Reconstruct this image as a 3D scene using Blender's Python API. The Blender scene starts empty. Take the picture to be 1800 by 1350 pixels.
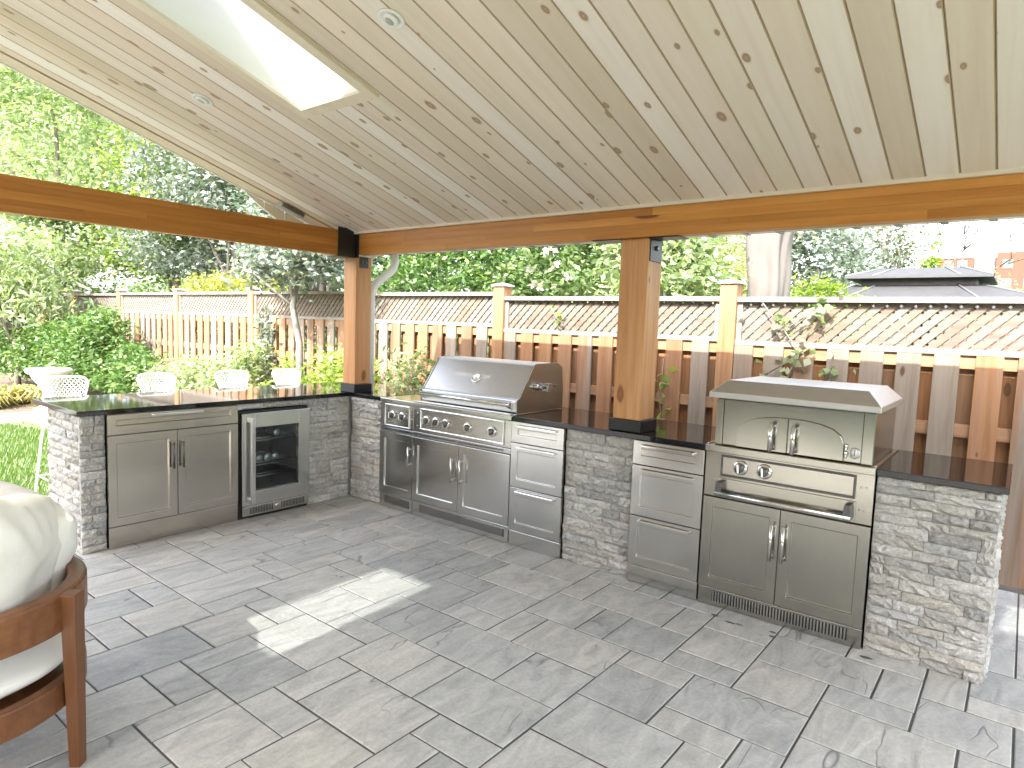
import bpy, bmesh, math, random
import numpy as np
from mathutils import Vector, Matrix
random.seed(7)
S = bpy.context.scene
COL = S.collection
R = math.radians

# ------------------------------------------------------------------ camera
cd = bpy.data.cameras.new('camera')
cam = bpy.data.objects.new('camera', cd)
COL.objects.link(cam)
cam.location = (4.4987, -3.4821, 1.5182)
cam.rotation_euler = (R(84.8539), R(-2.035), R(38.4241))
cd.sensor_width = 36.0
cd.lens = 36.0 * 1141.6 / 1800.0
cd.clip_start = 0.05
cd.clip_end = 600
S.camera = cam

# ------------------------------------------------------------------ sky, sun, exposure
SUN_D = Vector((-0.17, 1.0, -0.95)).normalized()      # direction the light travels
elev = math.asin(-SUN_D.z)
w = bpy.data.worlds.new('World')
S.world = w
w.use_nodes = True
nt = w.node_tree
bg = nt.nodes['Background']
sky = nt.nodes.new('ShaderNodeTexSky')
sky.sky_type = 'NISHITA'
sky.sun_disc = False
sky.sun_elevation = elev
sky.sun_rotation = R(170)
sky.air_density = 1.0
sky.dust_density = 3.5
sky.ozone_density = 1.0
hs = nt.nodes.new('ShaderNodeHueSaturation')                 # white balance for open shade
hs.inputs['Saturation'].default_value = 0.5
nt.links.new(sky.outputs[0], hs.inputs['Color'])
nt.links.new(hs.outputs[0], bg.inputs[0])
bg.inputs[1].default_value = 0.15
sd = bpy.data.lights.new('sun', 'SUN')
sd.energy = 2.0
sd.angle = R(0.53)
sd.color = (1.0, 0.95, 0.87)
sun = bpy.data.objects.new('sun', sd)
COL.objects.link(sun)
sun.rotation_euler = (-SUN_D).to_track_quat('Z', 'Y').to_euler()
S.view_settings.view_transform = 'Standard'
S.view_settings.look = 'None'
S.view_settings.exposure = 2.8
S.view_settings.gamma = 1.0
S.view_settings.use_curve_mapping = False
S.cycles.max_bounces = 10
S.cycles.diffuse_bounces = 5
S.cycles.glossy_bounces = 4
S.cycles.transparent_max_bounces = 12
S.cycles.transmission_bounces = 6
S.cycles.sample_clamp_indirect = 6
S.cycles.caustics_reflective = False
S.cycles.caustics_refractive = False
S.cycles.use_denoising = True

# ------------------------------------------------------------------ material helpers
def new_mat(name):
    m = bpy.data.materials.new(name)
    m.use_nodes = True
    t = m.node_tree
    b = t.nodes['Principled BSDF']
    return m, t, b

def nd(t, typ, **kw):
    n = t.nodes.new(typ)
    for k, v in kw.items():
        if k.startswith('i_'):
            n.inputs[int(k[2:])].default_value = v
        else:
            setattr(n, k, v)
    return n

def ramp(t, src, stops, interp='LINEAR'):
    r = t.nodes.new('ShaderNodeValToRGB')
    r.color_ramp.interpolation = interp
    e = r.color_ramp.elements
    while len(e) < len(stops):
        e.new(0.5)
    for i, (p, c) in enumerate(stops):
        e[i].position = p
        e[i].color = (c[0], c[1], c[2], 1) if not isinstance(c, (int, float)) else (c, c, c, 1)
    t.links.new(src, r.inputs[0])
    return r

def mixc(t, fac, a, b, mode='MIX'):
    n = t.nodes.new('ShaderNodeMix')
    n.data_type = 'RGBA'
    n.blend_type = mode
    for sock, v in ((n.inputs[0], fac), (n.inputs[6], a), (n.inputs[7], b)):
        if isinstance(v, bpy.types.NodeSocket):
            t.links.new(v, sock)
        elif isinstance(v, (int, float)):
            sock.default_value = v
        else:
            sock.default_value = (v[0], v[1], v[2], 1)
    return n.outputs[2]

def coords(t, scale=(1, 1, 1), rand=37.0, which='Object'):
    tc = t.nodes.new('ShaderNodeTexCoord')
    oi = t.nodes.new('ShaderNodeObjectInfo')
    mul = nd(t, 'ShaderNodeMath', operation='MULTIPLY')
    mul.inputs[1].default_value = rand
    t.links.new(oi.outputs['Random'], mul.inputs[0])
    add = nd(t, 'ShaderNodeVectorMath', operation='ADD')
    t.links.new(tc.outputs[which], add.inputs[0])
    t.links.new(mul.outputs[0], add.inputs[1])
    mp = t.nodes.new('ShaderNodeMapping')
    mp.inputs[3].default_value = scale
    t.links.new(add.outputs[0], mp.inputs[0])
    return mp.outputs[0], oi.outputs['Random']

def noise(t, vec, scale, detail=4, rough=0.55, dist=0.0):
    n = t.nodes.new('ShaderNodeTexNoise')
    n.inputs['Scale'].default_value = scale
    n.inputs['Detail'].default_value = detail
    n.inputs['Roughness'].default_value = rough
    n.inputs['Distortion'].default_value = dist
    t.links.new(vec, n.inputs['Vector'])
    return n.outputs[0]

def bump(t, b, h, strength=0.3, dist=0.01):
    n = t.nodes.new('ShaderNodeBump')
    n.inputs['Strength'].default_value = strength
    n.inputs['Distance'].default_value = dist
    t.links.new(h, n.inputs['Height'])
    t.links.new(n.outputs[0], b.inputs['Normal'])

def simple(name, col, rough=0.5, metal=0.0, spec=0.5, bumps=None, var=0.12):
    m, t, b = new_mat(name)
    v, rnd = coords(t)
    n = noise(t, v, 9, 5)
    c = ramp(t, n, [(0.3, [x * (1 - var) for x in col]), (0.7, [min(1, x * (1 + var)) for x in col])])
    t.links.new(c.outputs[0], b.inputs['Base Color'])
    b.inputs['Roughness'].default_value = rough
    b.inputs['Metallic'].default_value = metal
    b.inputs['Specular IOR Level'].default_value = spec
    if bumps:
        bump(t, b, noise(t, v, bumps[0], 5), bumps[1], bumps[2])
    return m

def wood(name, ca, cb, cc, axis, rough=0.5, var=None, knot=None, knot_scale=(2.6, 1.0), grain=26, contrast=(0.3, 0.7), spec=0.35, wear=None, flat=False):
    """ca/cb/cc: dark, mid, light grain colours; axis: grain direction in object space; var: list of per-object tones"""
    m, t, b = new_mat(name)
    sc = [1.0, 1.0, 1.0]
    sc[axis] = 0.055
    v, rnd = coords(t, tuple(sc))
    n1 = noise(t, v, grain, 6, 0.6, 0.6)
    n2 = noise(t, v, grain * 0.22, 3, 0.5, 1.2)
    mm = nd(t, 'ShaderNodeMath', operation='MULTIPLY_ADD')
    t.links.new(n1, mm.inputs[0]); mm.inputs[1].default_value = 0.55
    mm2 = nd(t, 'ShaderNodeMath', operation='MULTIPLY')
    t.links.new(n2, mm2.inputs[0]); mm2.inputs[1].default_value = 0.45
    t.links.new(mm2.outputs[0], mm.inputs[2])
    c = ramp(t, mm.outputs[0], [(contrast[0], ca), (0.5, cb), (contrast[1], cc)]).outputs[0]
    if var:
        k = len(var)
        vr = ramp(t, rnd, [(i / k, var[i]) for i in range(k)], 'CONSTANT').outputs[0]
        c = mixc(t, 1.0, c, vr, 'MULTIPLY')
    if wear:
        tc = t.nodes.new('ShaderNodeTexCoord')
        nbn = noise(t, v, wear[2], 4, 0.6, 0.5)
        nbm = nd(t, 'ShaderNodeMath', operation='MULTIPLY_ADD'); t.links.new(rnd, nbm.inputs[0]); nbm.inputs[1].default_value = .5; t.links.new(nbn, nbm.inputs[2])
        nbs = nd(t, 'ShaderNodeMath', operation='SUBTRACT'); t.links.new(nbm.outputs[0], nbs.inputs[0]); nbs.inputs[1].default_value = .2
        nb = nbs.outputs[0]
        wr = ramp(t, nb, [(wear[3], 0.0), (wear[4], 1.0)]).outputs[0]
        c = mixc(t, wr, c, ramp(t, mm.outputs[0], [(.32, wear[0][0]), (.68, wear[0][1])]).outputs[0])
    if knot:
        sk = [1.0, 1.0, 1.0]
        sk[axis] = knot_scale[1] / knot_scale[0]
        vk, _ = coords(t, tuple(sk))
        wob = noise(t, vk, 30, 2)
        vo = t.nodes.new('ShaderNodeTexVoronoi')
        vo.inputs['Scale'].default_value = knot_scale[0]
        if flat: vo.voronoi_dimensions = '2D'
        t.links.new(vk, vo.inputs['Vector'])
        sub = nd(t, 'ShaderNodeMath', operation='MULTIPLY_ADD')
        t.links.new(wob, sub.inputs[0]); sub.inputs[1].default_value = 0.05
        t.links.new(vo.outputs['Distance'], sub.inputs[2])
        sp2 = t.nodes.new('ShaderNodeSeparateColor'); t.links.new(vo.outputs['Color'], sp2.inputs[0])
        sz = nd(t, 'ShaderNodeMath', operation='MULTIPLY_ADD'); t.links.new(sp2.outputs[1], sz.inputs[0]); sz.inputs[1].default_value = .9; sz.inputs[2].default_value = .45
        dv = nd(t, 'ShaderNodeMath', operation='DIVIDE'); t.links.new(sub.outputs[0], dv.inputs[0]); t.links.new(sz.outputs[0], dv.inputs[1])
        ring = ramp(t, dv.outputs[0], [(0.0, 0.55), (0.075, 0.95), (0.10, 0.9), (0.125, 0.12), (0.17, 0.0)]).outputs[0]
        sep = t.nodes.new('ShaderNodeSeparateColor')
        t.links.new(vo.outputs['Color'], sep.inputs[0])
        gt = nd(t, 'ShaderNodeMath', operation='GREATER_THAN')
        t.links.new(sep.outputs[0], gt.inputs[0]); gt.inputs[1].default_value = 0.5 if flat else 0.12
        mk = nd(t, 'ShaderNodeMath', operation='MULTIPLY')
        t.links.new(ring, mk.inputs[0]); t.links.new(gt.outputs[0], mk.inputs[1])
        c = mixc(t, mk.outputs[0], c, knot)
    t.links.new(c, b.inputs['Base Color'])
    b.inputs['Roughness'].default_value = rough
    b.inputs['Specular IOR Level'].default_value = spec
    bump(t, b, n1, 0.18, 0.004)
    return m

def leafmat(name, c1, c2, c3, trans=0.35, rough=0.5):
    m, t, b = new_mat(name)
    g = t.nodes.new('ShaderNodeNewGeometry')
    c1, c2, c3 = [tuple(min(.6, x * k_) for x, k_ in zip(q, (1.85, 1.52, 2.4))) for q in (c1, c2, c3)]
    c = ramp(t, g.outputs['Random Per Island'], [(0.0, c1), (0.55, c2), (1.0, c3)])
    t.links.new(c.outputs[0], b.inputs['Base Color'])
    b.inputs['Roughness'].default_value = .38
    b.inputs['Specular IOR Level'].default_value = 0.5
    tr = t.nodes.new('ShaderNodeBsdfTranslucent')
    br = mixc(t, 1.0, c.outputs[0], (1.5, 1.6, 0.8), 'MULTIPLY')
    t.links.new(br, tr.inputs[0])
    mx = t.nodes.new('ShaderNodeMixShader')
    mx.inputs[0].default_value = trans
    t.links.new(b.outputs[0], mx.inputs[1]); t.links.new(tr.outputs[0], mx.inputs[2])
    t.links.new(mx.outputs[0], t.nodes['Material Output'].inputs[0])
    return m

M = {}
def build_materials():
    # ---- pavers
    m, t, b = new_mat('paver_concrete')
    v, rnd = coords(t, (1, 1, 1), 53)
    mp = t.nodes.new('ShaderNodeMapping'); mp.inputs[3].default_value = (1.0, 0.32, 1.0)
    t.links.new(v, mp.inputs[0])
    streak = noise(t, mp.outputs[0], 9, 6, 0.6, 1.6)
    fine = noise(t, v, 60, 4, 0.65)
    base = ramp(t, rnd, [(0, (.41, .412, .398)), (.16, (.445, .44, .42)), (.33, (.455, .448, .42)), (.5, (.42, .42, .405)),
                         (.66, (.445, .436, .408)), (.8, (.365, .37, .362)), (.9, (.47, .464, .442))], 'CONSTANT').outputs[0]
    st = ramp(t, streak, [(0.28, (.74, .745, .76)), (0.48, (.97, .97, .97)), (0.72, (1.22, 1.215, 1.20))]).outputs[0]
    c = mixc(t, 1.0, base, st, 'MULTIPLY')
    fn = ramp(t, fine, [(0.25, 0.86), (0.75, 1.12)]).outputs[0]
    c = mixc(t, 1.0, c, fn, 'MULTIPLY')
    cr = noise(t, mp.outputs[0], 3.4, 3, 0.5, .6)
    crk = ramp(t, cr, [(0.493, 0.0), (0.5, .8), (0.507, 0.0)]).outputs[0]
    gate = ramp(t, noise(t, v, 2.6, 1), [(0.54, 0.0), (0.62, 1.0)]).outputs[0]
    ck = nd(t, 'ShaderNodeMath', operation='MULTIPLY')
    t.links.new(crk, ck.inputs[0]); t.links.new(gate, ck.inputs[1])
    c = mixc(t, ck.outputs[0], c, (.16, .16, .165))
    t.links.new(c, b.inputs['Base Color'])
    b.inputs['Roughness'].default_value = 0.62
    b.inputs['Specular IOR Level'].default_value = 0.35
    hh = nd(t, 'ShaderNodeMath', operation='MULTIPLY_ADD')
    t.links.new(ck.outputs[0], hh.inputs[0]); hh.inputs[1].default_value = -0.5
    hs = nd(t, 'ShaderNodeMath', operation='MULTIPLY_ADD')
    t.links.new(fine, hs.inputs[0]); hs.inputs[1].default_value = 0.25; t.links.new(streak, hs.inputs[2])
    t.links.new(hs.outputs[0], hh.inputs[2])
    bump(t, b, hh.outputs[0], 0.55, 0.012)
    M['paver'] = m
    M['sand'] = simple('joint_sand', (.085, .083, .08), 0.95, bumps=(200, .4, .003))
    M['stain'] = simple('damp_stone', (.07, .07, .065), 0.35)
    # ---- split face ledger stone
    m, t, b = new_mat('split_face_stone')
    geo = t.nodes.new('ShaderNodeNewGeometry'); oi = t.nodes.new('ShaderNodeObjectInfo')
    ad = nd(t, 'ShaderNodeVectorMath', operation='ADD'); t.links.new(geo.outputs['Position'], ad.inputs[0])
    ml = nd(t, 'ShaderNodeMath', operation='MULTIPLY'); ml.inputs[1].default_value = 41.0
    t.links.new(oi.outputs['Random'], ml.inputs[0]); t.links.new(ml.outputs[0], ad.inputs[1])
    v, rnd = ad.outputs[0], oi.outputs['Random']
    base = ramp(t, rnd, [(0, (.545, .53, .495)), (.14, (.48, .47, .445)), (.3, (.60, .59, .56)), (.46, (.46, .455, .445)), (.56, (.52, .50, .465)),
                         (.66, (.635, .625, .60)), (.78, (.50, .50, .495)), (.86, (.55, .52, .475)), (.93, (.41, .405, .395))], 'CONSTANT').outputs[0]
    vn = noise(t, v, 26, 7, 0.7, 1.2)
    vr = ramp(t, vn, [(0.28, (.62, .60, .56)), (0.46, (.97, .96, .94)), (0.62, (1.12, 1.12, 1.12)), (0.75, (1.4, 1.4, 1.4))]).outputs[0]
    c = mixc(t, 1.0, base, vr, 'MULTIPLY')
    fi = noise(t, v, 90, 3, 0.7)
    c = mixc(t, 1.0, c, ramp(t, fi, [(0.3, .85), (0.7, 1.12)]).outputs[0], 'MULTIPLY')
    t.links.new(c, b.inputs['Base Color'])
    b.inputs['Roughness'].default_value = 0.8
    b.inputs['Specular IOR Level'].default_value = 0.25
    hx = nd(t, 'ShaderNodeMath', operation='MULTIPLY_ADD')
    t.links.new(noise(t, v, 75, 5, 0.7), hx.inputs[0]); hx.inputs[1].default_value = 0.6; t.links.new(vn, hx.inputs[2])
    bump(t, b, hx.outputs[0], 1.0, 0.016)
    M['stone'] = m
    M['mortar'] = simple('mortar', (.36, .35, .33), 0.9, bumps=(120, .4, .004))
    # ---- steel
    def steel(name, col, rough, ax, spread=0.08):
        m, t, b = new_mat(name)
        sc = [1.0, 1.0, 1.0]; sc[ax] = 0.03
        v, rnd = coords(t, tuple(sc), 11)
        n = noise(t, v, 150, 2, 0.5)
        big, _ = coords(t, (1, 1, 1), 11)
        nb = noise(t, big, 2.2, 3, 0.5)
        rr = ramp(t, nb, [(0.2, rough), (0.8, rough + spread)]).outputs[0]
        t.links.new(rr, b.inputs['Roughness'])
        cc = ramp(t, n, [(0.2, [x * .965 for x in col]), (0.8, [x * 1.03 for x in col])]).outputs[0]
        t.links.new(cc, b.inputs['Base Color'])
        b.inputs['Metallic'].default_value = 1.0
        wv_ = nd(t, 'ShaderNodeMapping'); wv_.inputs[3].default_value = (1, 1, .45); t.links.new(big, wv_.inputs[0])
        bump(t, b, noise(t, wv_.outputs[0], 2.6, 0, .3),   .22, .03)
        return m
    M['steel'] = steel('brushed_steel', (.58, .575, .555), 0.17, 0, .065)
    M['steel_y'] = steel('brushed_steel_crossways', (.52, .48, .425), 0.17, 1, .065)
    M['steel_v'] = steel('brushed_steel_upright', (.58, .575, .555), 0.17, 2, .065)
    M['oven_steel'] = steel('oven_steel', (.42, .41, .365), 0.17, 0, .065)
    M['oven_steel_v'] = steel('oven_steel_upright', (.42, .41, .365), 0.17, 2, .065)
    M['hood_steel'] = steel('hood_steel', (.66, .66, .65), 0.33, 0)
    M['polish'] = simple('polished_steel', (.72, .71, .69), 0.13, 1.0, var=.03)
    M['dark_steel'] = simple('dark_steel', (.16, .16, .16), 0.35, 1.0)
    M['vent_black'] = simple('vent_black', (.012, .012, .012), 0.6)
    M['black_paint'] = simple('black_powder_coat', (.012, .012, .013), 0.38, bumps=(300, .08, .001))
    m, t, b = new_mat('black_granite')
    v, rnd = coords(t, (1, 1, 1), 3)
    sp = ramp(t, noise(t, v, 260, 3, .7), [(0.5, (.006, .006, .007)), (0.66, (.016, .017, .018)), (0.78, (.05, .052, .055))]).outputs[0]
    t.links.new(sp, b.inputs['Base Color'])
    b.inputs['Roughness'].default_value = 0.05
    b.inputs['Specular IOR Level'].default_value = 0.4
    M['granite'] = m
    # ---- timber
    M['beam_x'] = wood('cedar_beam_lengthwise', (.34, .125, .024), (.46, .195, .040), (.57, .27, .07), 0, .42)
    M['beam_y'] = wood('cedar_beam_crosswise', (.32, .112, .020), (.43, .17, .034), (.54, .24, .06), 1, .42)
    tones = [(1, 1, 1), (1.14, 1.16, 1.22), (.9, .86, .8), (1.05, 1.03, 1.0), (.94, .92, .9), (1.2, 1.27, 1.4)]
    M['lam_x'] = wood('cedar_lamella_lengthwise', (.34, .125, .024), (.46, .195, .040), (.57, .27, .07), 0, .42, var=tones, knot=(.13, .04, .012), knot_scale=(4.2, 1.3))
    M['lam_y'] = wood('cedar_lamella_crosswise', (.32, .112, .020), (.43, .17, .034), (.54, .24, .06), 1, .42, var=tones, knot=(.13, .04, .012), knot_scale=(4.2, 1.3))
    M['post'] = wood('cedar_post', (.40, .18, .065), (.54, .27, .115), (.64, .36, .18), 2, .5, knot=(.22, .09, .03), knot_scale=(5.0, 2.2), grain=34)
    pine = [(1, 1, 1), (.93, .90, .85), (1.05, 1.07, 1.10), (.97, .94, .92), (1.12, 1.17, 1.24), (.87, .84, .78), (1.0, .97, .93), (.95, .95, .90)]
    M['pine'] = wood('whitewashed_pine', (.70, .605, .53), (.765, .685, .615), (.80, .74, .685), 1, .5, var=pine, knot=(.33, .215, .125), knot_scale=(6.4, 3.4), grain=20, flat=True)
    M['groove'] = simple('bare_wood_groove_shade', (.47, .36, .25), .7)  # bare wood left by the whitewash, with the grooves' shade put into its brown
    M['pine_trim'] = wood('whitewashed_pine_trim', (.60, .50, .38), (.68, .59, .48), (.74, .66, .56), 0, .5)
    M['pine_rake'] = wood('whitewashed_pine_rake', (.66, .57, .45), (.72, .635, .52), (.77, .70, .6), 1, .5)
    M['ply'] = wood('white_painted_plywood', (.80, .79, .75), (.85, .84, .81), (.88, .88, .86), 1, .6, grain=9)
    ft = [(1, 1, 1), (1.1, 1.06, 1.0), (.82, .88, .95), (.66, .74, .84), (1.05, .95, .86), (.9, .92, .94), (.72, .78, .86), (1.12, 1.02, .94)]
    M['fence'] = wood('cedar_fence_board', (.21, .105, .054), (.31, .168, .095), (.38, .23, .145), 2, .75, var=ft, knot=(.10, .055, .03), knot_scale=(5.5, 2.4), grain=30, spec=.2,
                      wear=(((.20, .155, .122), (.33, .278, .228)), 0, 6, .46, .66))
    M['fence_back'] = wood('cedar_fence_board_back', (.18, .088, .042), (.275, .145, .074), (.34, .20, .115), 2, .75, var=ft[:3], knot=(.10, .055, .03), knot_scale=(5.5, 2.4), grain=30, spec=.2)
    M['fence_post'] = wood('cedar_fence_post', (.23, .115, .052), (.34, .185, .095), (.41, .25, .145), 2, .7, grain=30, spec=.2, knot=(.16, .08, .04), knot_scale=(5, 2.2))
    M['rail'] = wood('weathered_rail', (.20, .175, .15), (.27, .24, .21), (.33, .30, .27), 0, .75, grain=30, spec=.2)
    M['rail_fresh'] = wood('cedar_rail', (.27, .15, .08), (.37, .22, .13), (.43, .28, .18), 0, .75, grain=30, spec=.2)
    M['lattice'] = wood('weathered_lattice', (.135, .11, .092), (.195, .17, .148), (.245, .222, .20), 0, .8, grain=30, spec=.2,
                        var=[(1, 1, 1), (1.0, .86, .78), (1.08, 1.06, 1.04), (1.0, .90, .84), (1.02, 1, 1)])
    M['cap'] = simple('weathered_post_cap', (.50, .54, .54), .6)
    M['teak'] = wood('oiled_teak', (.105, .040, .016), (.175, .070, .027), (.25, .110, .046), 0, .36, grain=22)
    M['teak_leg'] = wood('oiled_teak_leg', (.095, .036, .014), (.155, .062, .024), (.215, .092, .038), 2, .36, grain=26)
    # ---- misc
    M['fabric'] = simple('cream_canvas', (.79, .775, .72), .9, bumps=(7, .35, .02), var=.03)
    M['white'] = simple('white_paint', (.80, .80, .79), .45, var=.03)
    M['white_alu'] = simple('white_aluminium', (.80, .80, .80), .4, var=.02)
    M['white_wire'] = simple('white_coated_wire', (.82, .82, .81), .4, var=.02)
    M['grey_box'] = simple('grey_plastic', (.36, .37, .33), .5)
    M['brown_line'] = simple('brown_sealant', (.25, .12, .055), .6)
    M['shingle'] = simple('roof_shingle', (.10, .095, .09), .9, bumps=(60, .4, .01))
    M['soil'] = simple('garden_soil', (.14, .105, .075), .95, bumps=(25, .5, .03), var=.3)
    M['lawn'] = simple('lawn_base', (.075, .13, .025), .95, bumps=(60, .5, .02), var=.3)
    M['gravel'] = simple('pale_gravel', (.46, .43, .39), .9, bumps=(45, .6, .02), var=.25)
    M['urn'] = simple('cast_stone', (.60, .59, .57), .8, bumps=(40, .35, .01))
    M['cover'] = simple('beige_cover_cloth', (.145, .13, .12), .85, bumps=(160, .1, .002), var=.05)
    M['bark'] = wood('bark', (.10, .085, .07), (.19, .165, .14), (.29, .26, .23), 2, .9, grain=24, spec=.15)
    M['bark_pale'] = wood('pale_bark', (.15, .135, .12), (.23, .215, .195), (.31, .295, .275), 2, .9, grain=24, spec=.15)
    M['gz_metal'] = simple('gazebo_metal_roof', (.06, .06, .062), .6, .0)
    M['gz_frame'] = simple('gazebo_frame', (.075, .07, .07), .5)
    M['gz_seam'] = simple('gazebo_seam', (.16, .17, .18), .4)
    M['house_brick'] = simple('house_brick', (.17, .12, .09), .85, var=.2)
    M['brickwall'] = simple('salmon_brick', (.17, .055, .036), .85, var=.1)
    M['concrete'] = simple('pale_concrete', (.13, .13, .13), .8, var=.08)
    M['window'] = simple('dark_window', (.08, .09, .10), .15)
    M['purple'] = leafmat('purple_petal', (.45, .28, .62), (.55, .36, .72), (.66, .48, .78), .3)
    M['pink'] = leafmat('pink_petal', (.62, .35, .42), (.70, .44, .50), (.74, .56, .58), .3)
    M['can_end'] = simple('can_end', (.62, .62, .60), .3, .6)
    # glass
    m, t, b = new_mat('clear_glass')
    t.nodes.remove(b)
    gl = t.nodes.new('ShaderNodeBsdfGlossy'); gl.inputs['Roughness'].default_value = 0.03
    tp = t.nodes.new('ShaderNodeBsdfTransparent'); tp.inputs[0].default_value = (.82, .85, .85, 1)
    fr = t.nodes.new('ShaderNodeFresnel'); fr.inputs[0].default_value = 1.5
    mx = t.nodes.new('ShaderNodeMixShader')
    t.links.new(fr.outputs[0], mx.inputs[0]); t.links.new(tp.outputs[0], mx.inputs[1]); t.links.new(gl.outputs[0], mx.inputs[2])
    t.links.new(mx.outputs[0], t.nodes['Material Output'].inputs[0])
    M['glass'] = m
    m, t, b = new_mat('skylight_glazing')
    t.nodes.remove(b)
    gl = t.nodes.new('ShaderNodeBsdfGlossy'); gl.inputs['Roughness'].default_value = 0.02
    tp = t.nodes.new('ShaderNodeBsdfTransparent'); tp.inputs[0].default_value = (.62, .64, .64, 1)
    mx = t.nodes.new('ShaderNodeMixShader'); mx.inputs[0].default_value = .06
    t.links.new(tp.outputs[0], mx.inputs[1]); t.links.new(gl.outputs[0], mx.inputs[2])
    t.links.new(mx.outputs[0], t.nodes['Material Output'].inputs[0])
    M['skyglass'] = m
    m, t, b = new_mat('gauge_face')
    b.inputs['Base Color'].default_value = (.78, .78, .76, 1); b.inputs['Roughness'].default_value = .25
    M['gauge'] = m
    # leaves
    M['leaf_mid'] = leafmat('leaf_mid_green', (.035, .075, .018), (.065, .125, .028), (.12, .19, .05))
    M['leaf_dark'] = leafmat('leaf_dark_green', (.032, .068, .026), (.06, .11, .045), (.12, .18, .08), .25)
    M['leaf_grey'] = leafmat('leaf_grey_green', (.055, .10, .05), (.11, .16, .09), (.21, .26, .17), .25)
    M['leaf_bright'] = leafmat('leaf_bright_green', (.08, .15, .02), (.14, .23, .035), (.22, .31, .06), .4)
    M['leaf_yellow'] = leafmat('leaf_yellow', (.11, .15, .025), (.17, .21, .035), (.23, .27, .06), .35)
    M['leaf_lime'] = leafmat('leaf_lime', (.065, .125, .010), (.10, .17, .014), (.14, .22, .022), .4)
    M['leaf_shrub'] = leafmat('leaf_shrub', (.03, .08, .015), (.06, .13, .025), (.13, .22, .05), .3)
    M['leaf_pale'] = leafmat('leaf_pale_green', (.10, .17, .06), (.16, .24, .09), (.24, .31, .14), .4)
    M['leaf_bamboo'] = leafmat('leaf_willow', (.13, .20, .06), (.20, .27, .09), (.27, .33, .13), .45)
    M['leaf_airy'] = leafmat('leaf_airy', (.06, .085, .04), (.09, .12, .055), (.12, .14, .075), .4)
    M['grass'] = leafmat('grass_blade', (.035, .085, .009), (.06, .125, .014), (.10, .165, .026), .35)
    M['hosta'] = leafmat('golden_grass', (.13, .15, .03), (.19, .20, .045), (.25, .25, .08), .35)
build_materials()

# ------------------------------------------------------------------ object helpers
def empty(name, loc, label, cat, group=None, rz=0):
    o = bpy.data.objects.new(name, None)
    o.empty_display_size = 0.1
    o.location = loc
    o.rotation_euler = (0, 0, rz)
    COL.objects.link(o)
    o['label'] = label
    o['category'] = cat
    if group: o['group'] = group
    return o

def tag(o, label=None, cat=None, group=None, kind=None):
    if label: o['label'] = label
    if cat: o['category'] = cat
    if group: o['group'] = group
    if kind: o['kind'] = kind
    return o

def root_loc(par):
    l = Vector((0, 0, 0))
    while par is not None:
        l += par.location
        par = par.parent
    return l

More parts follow.
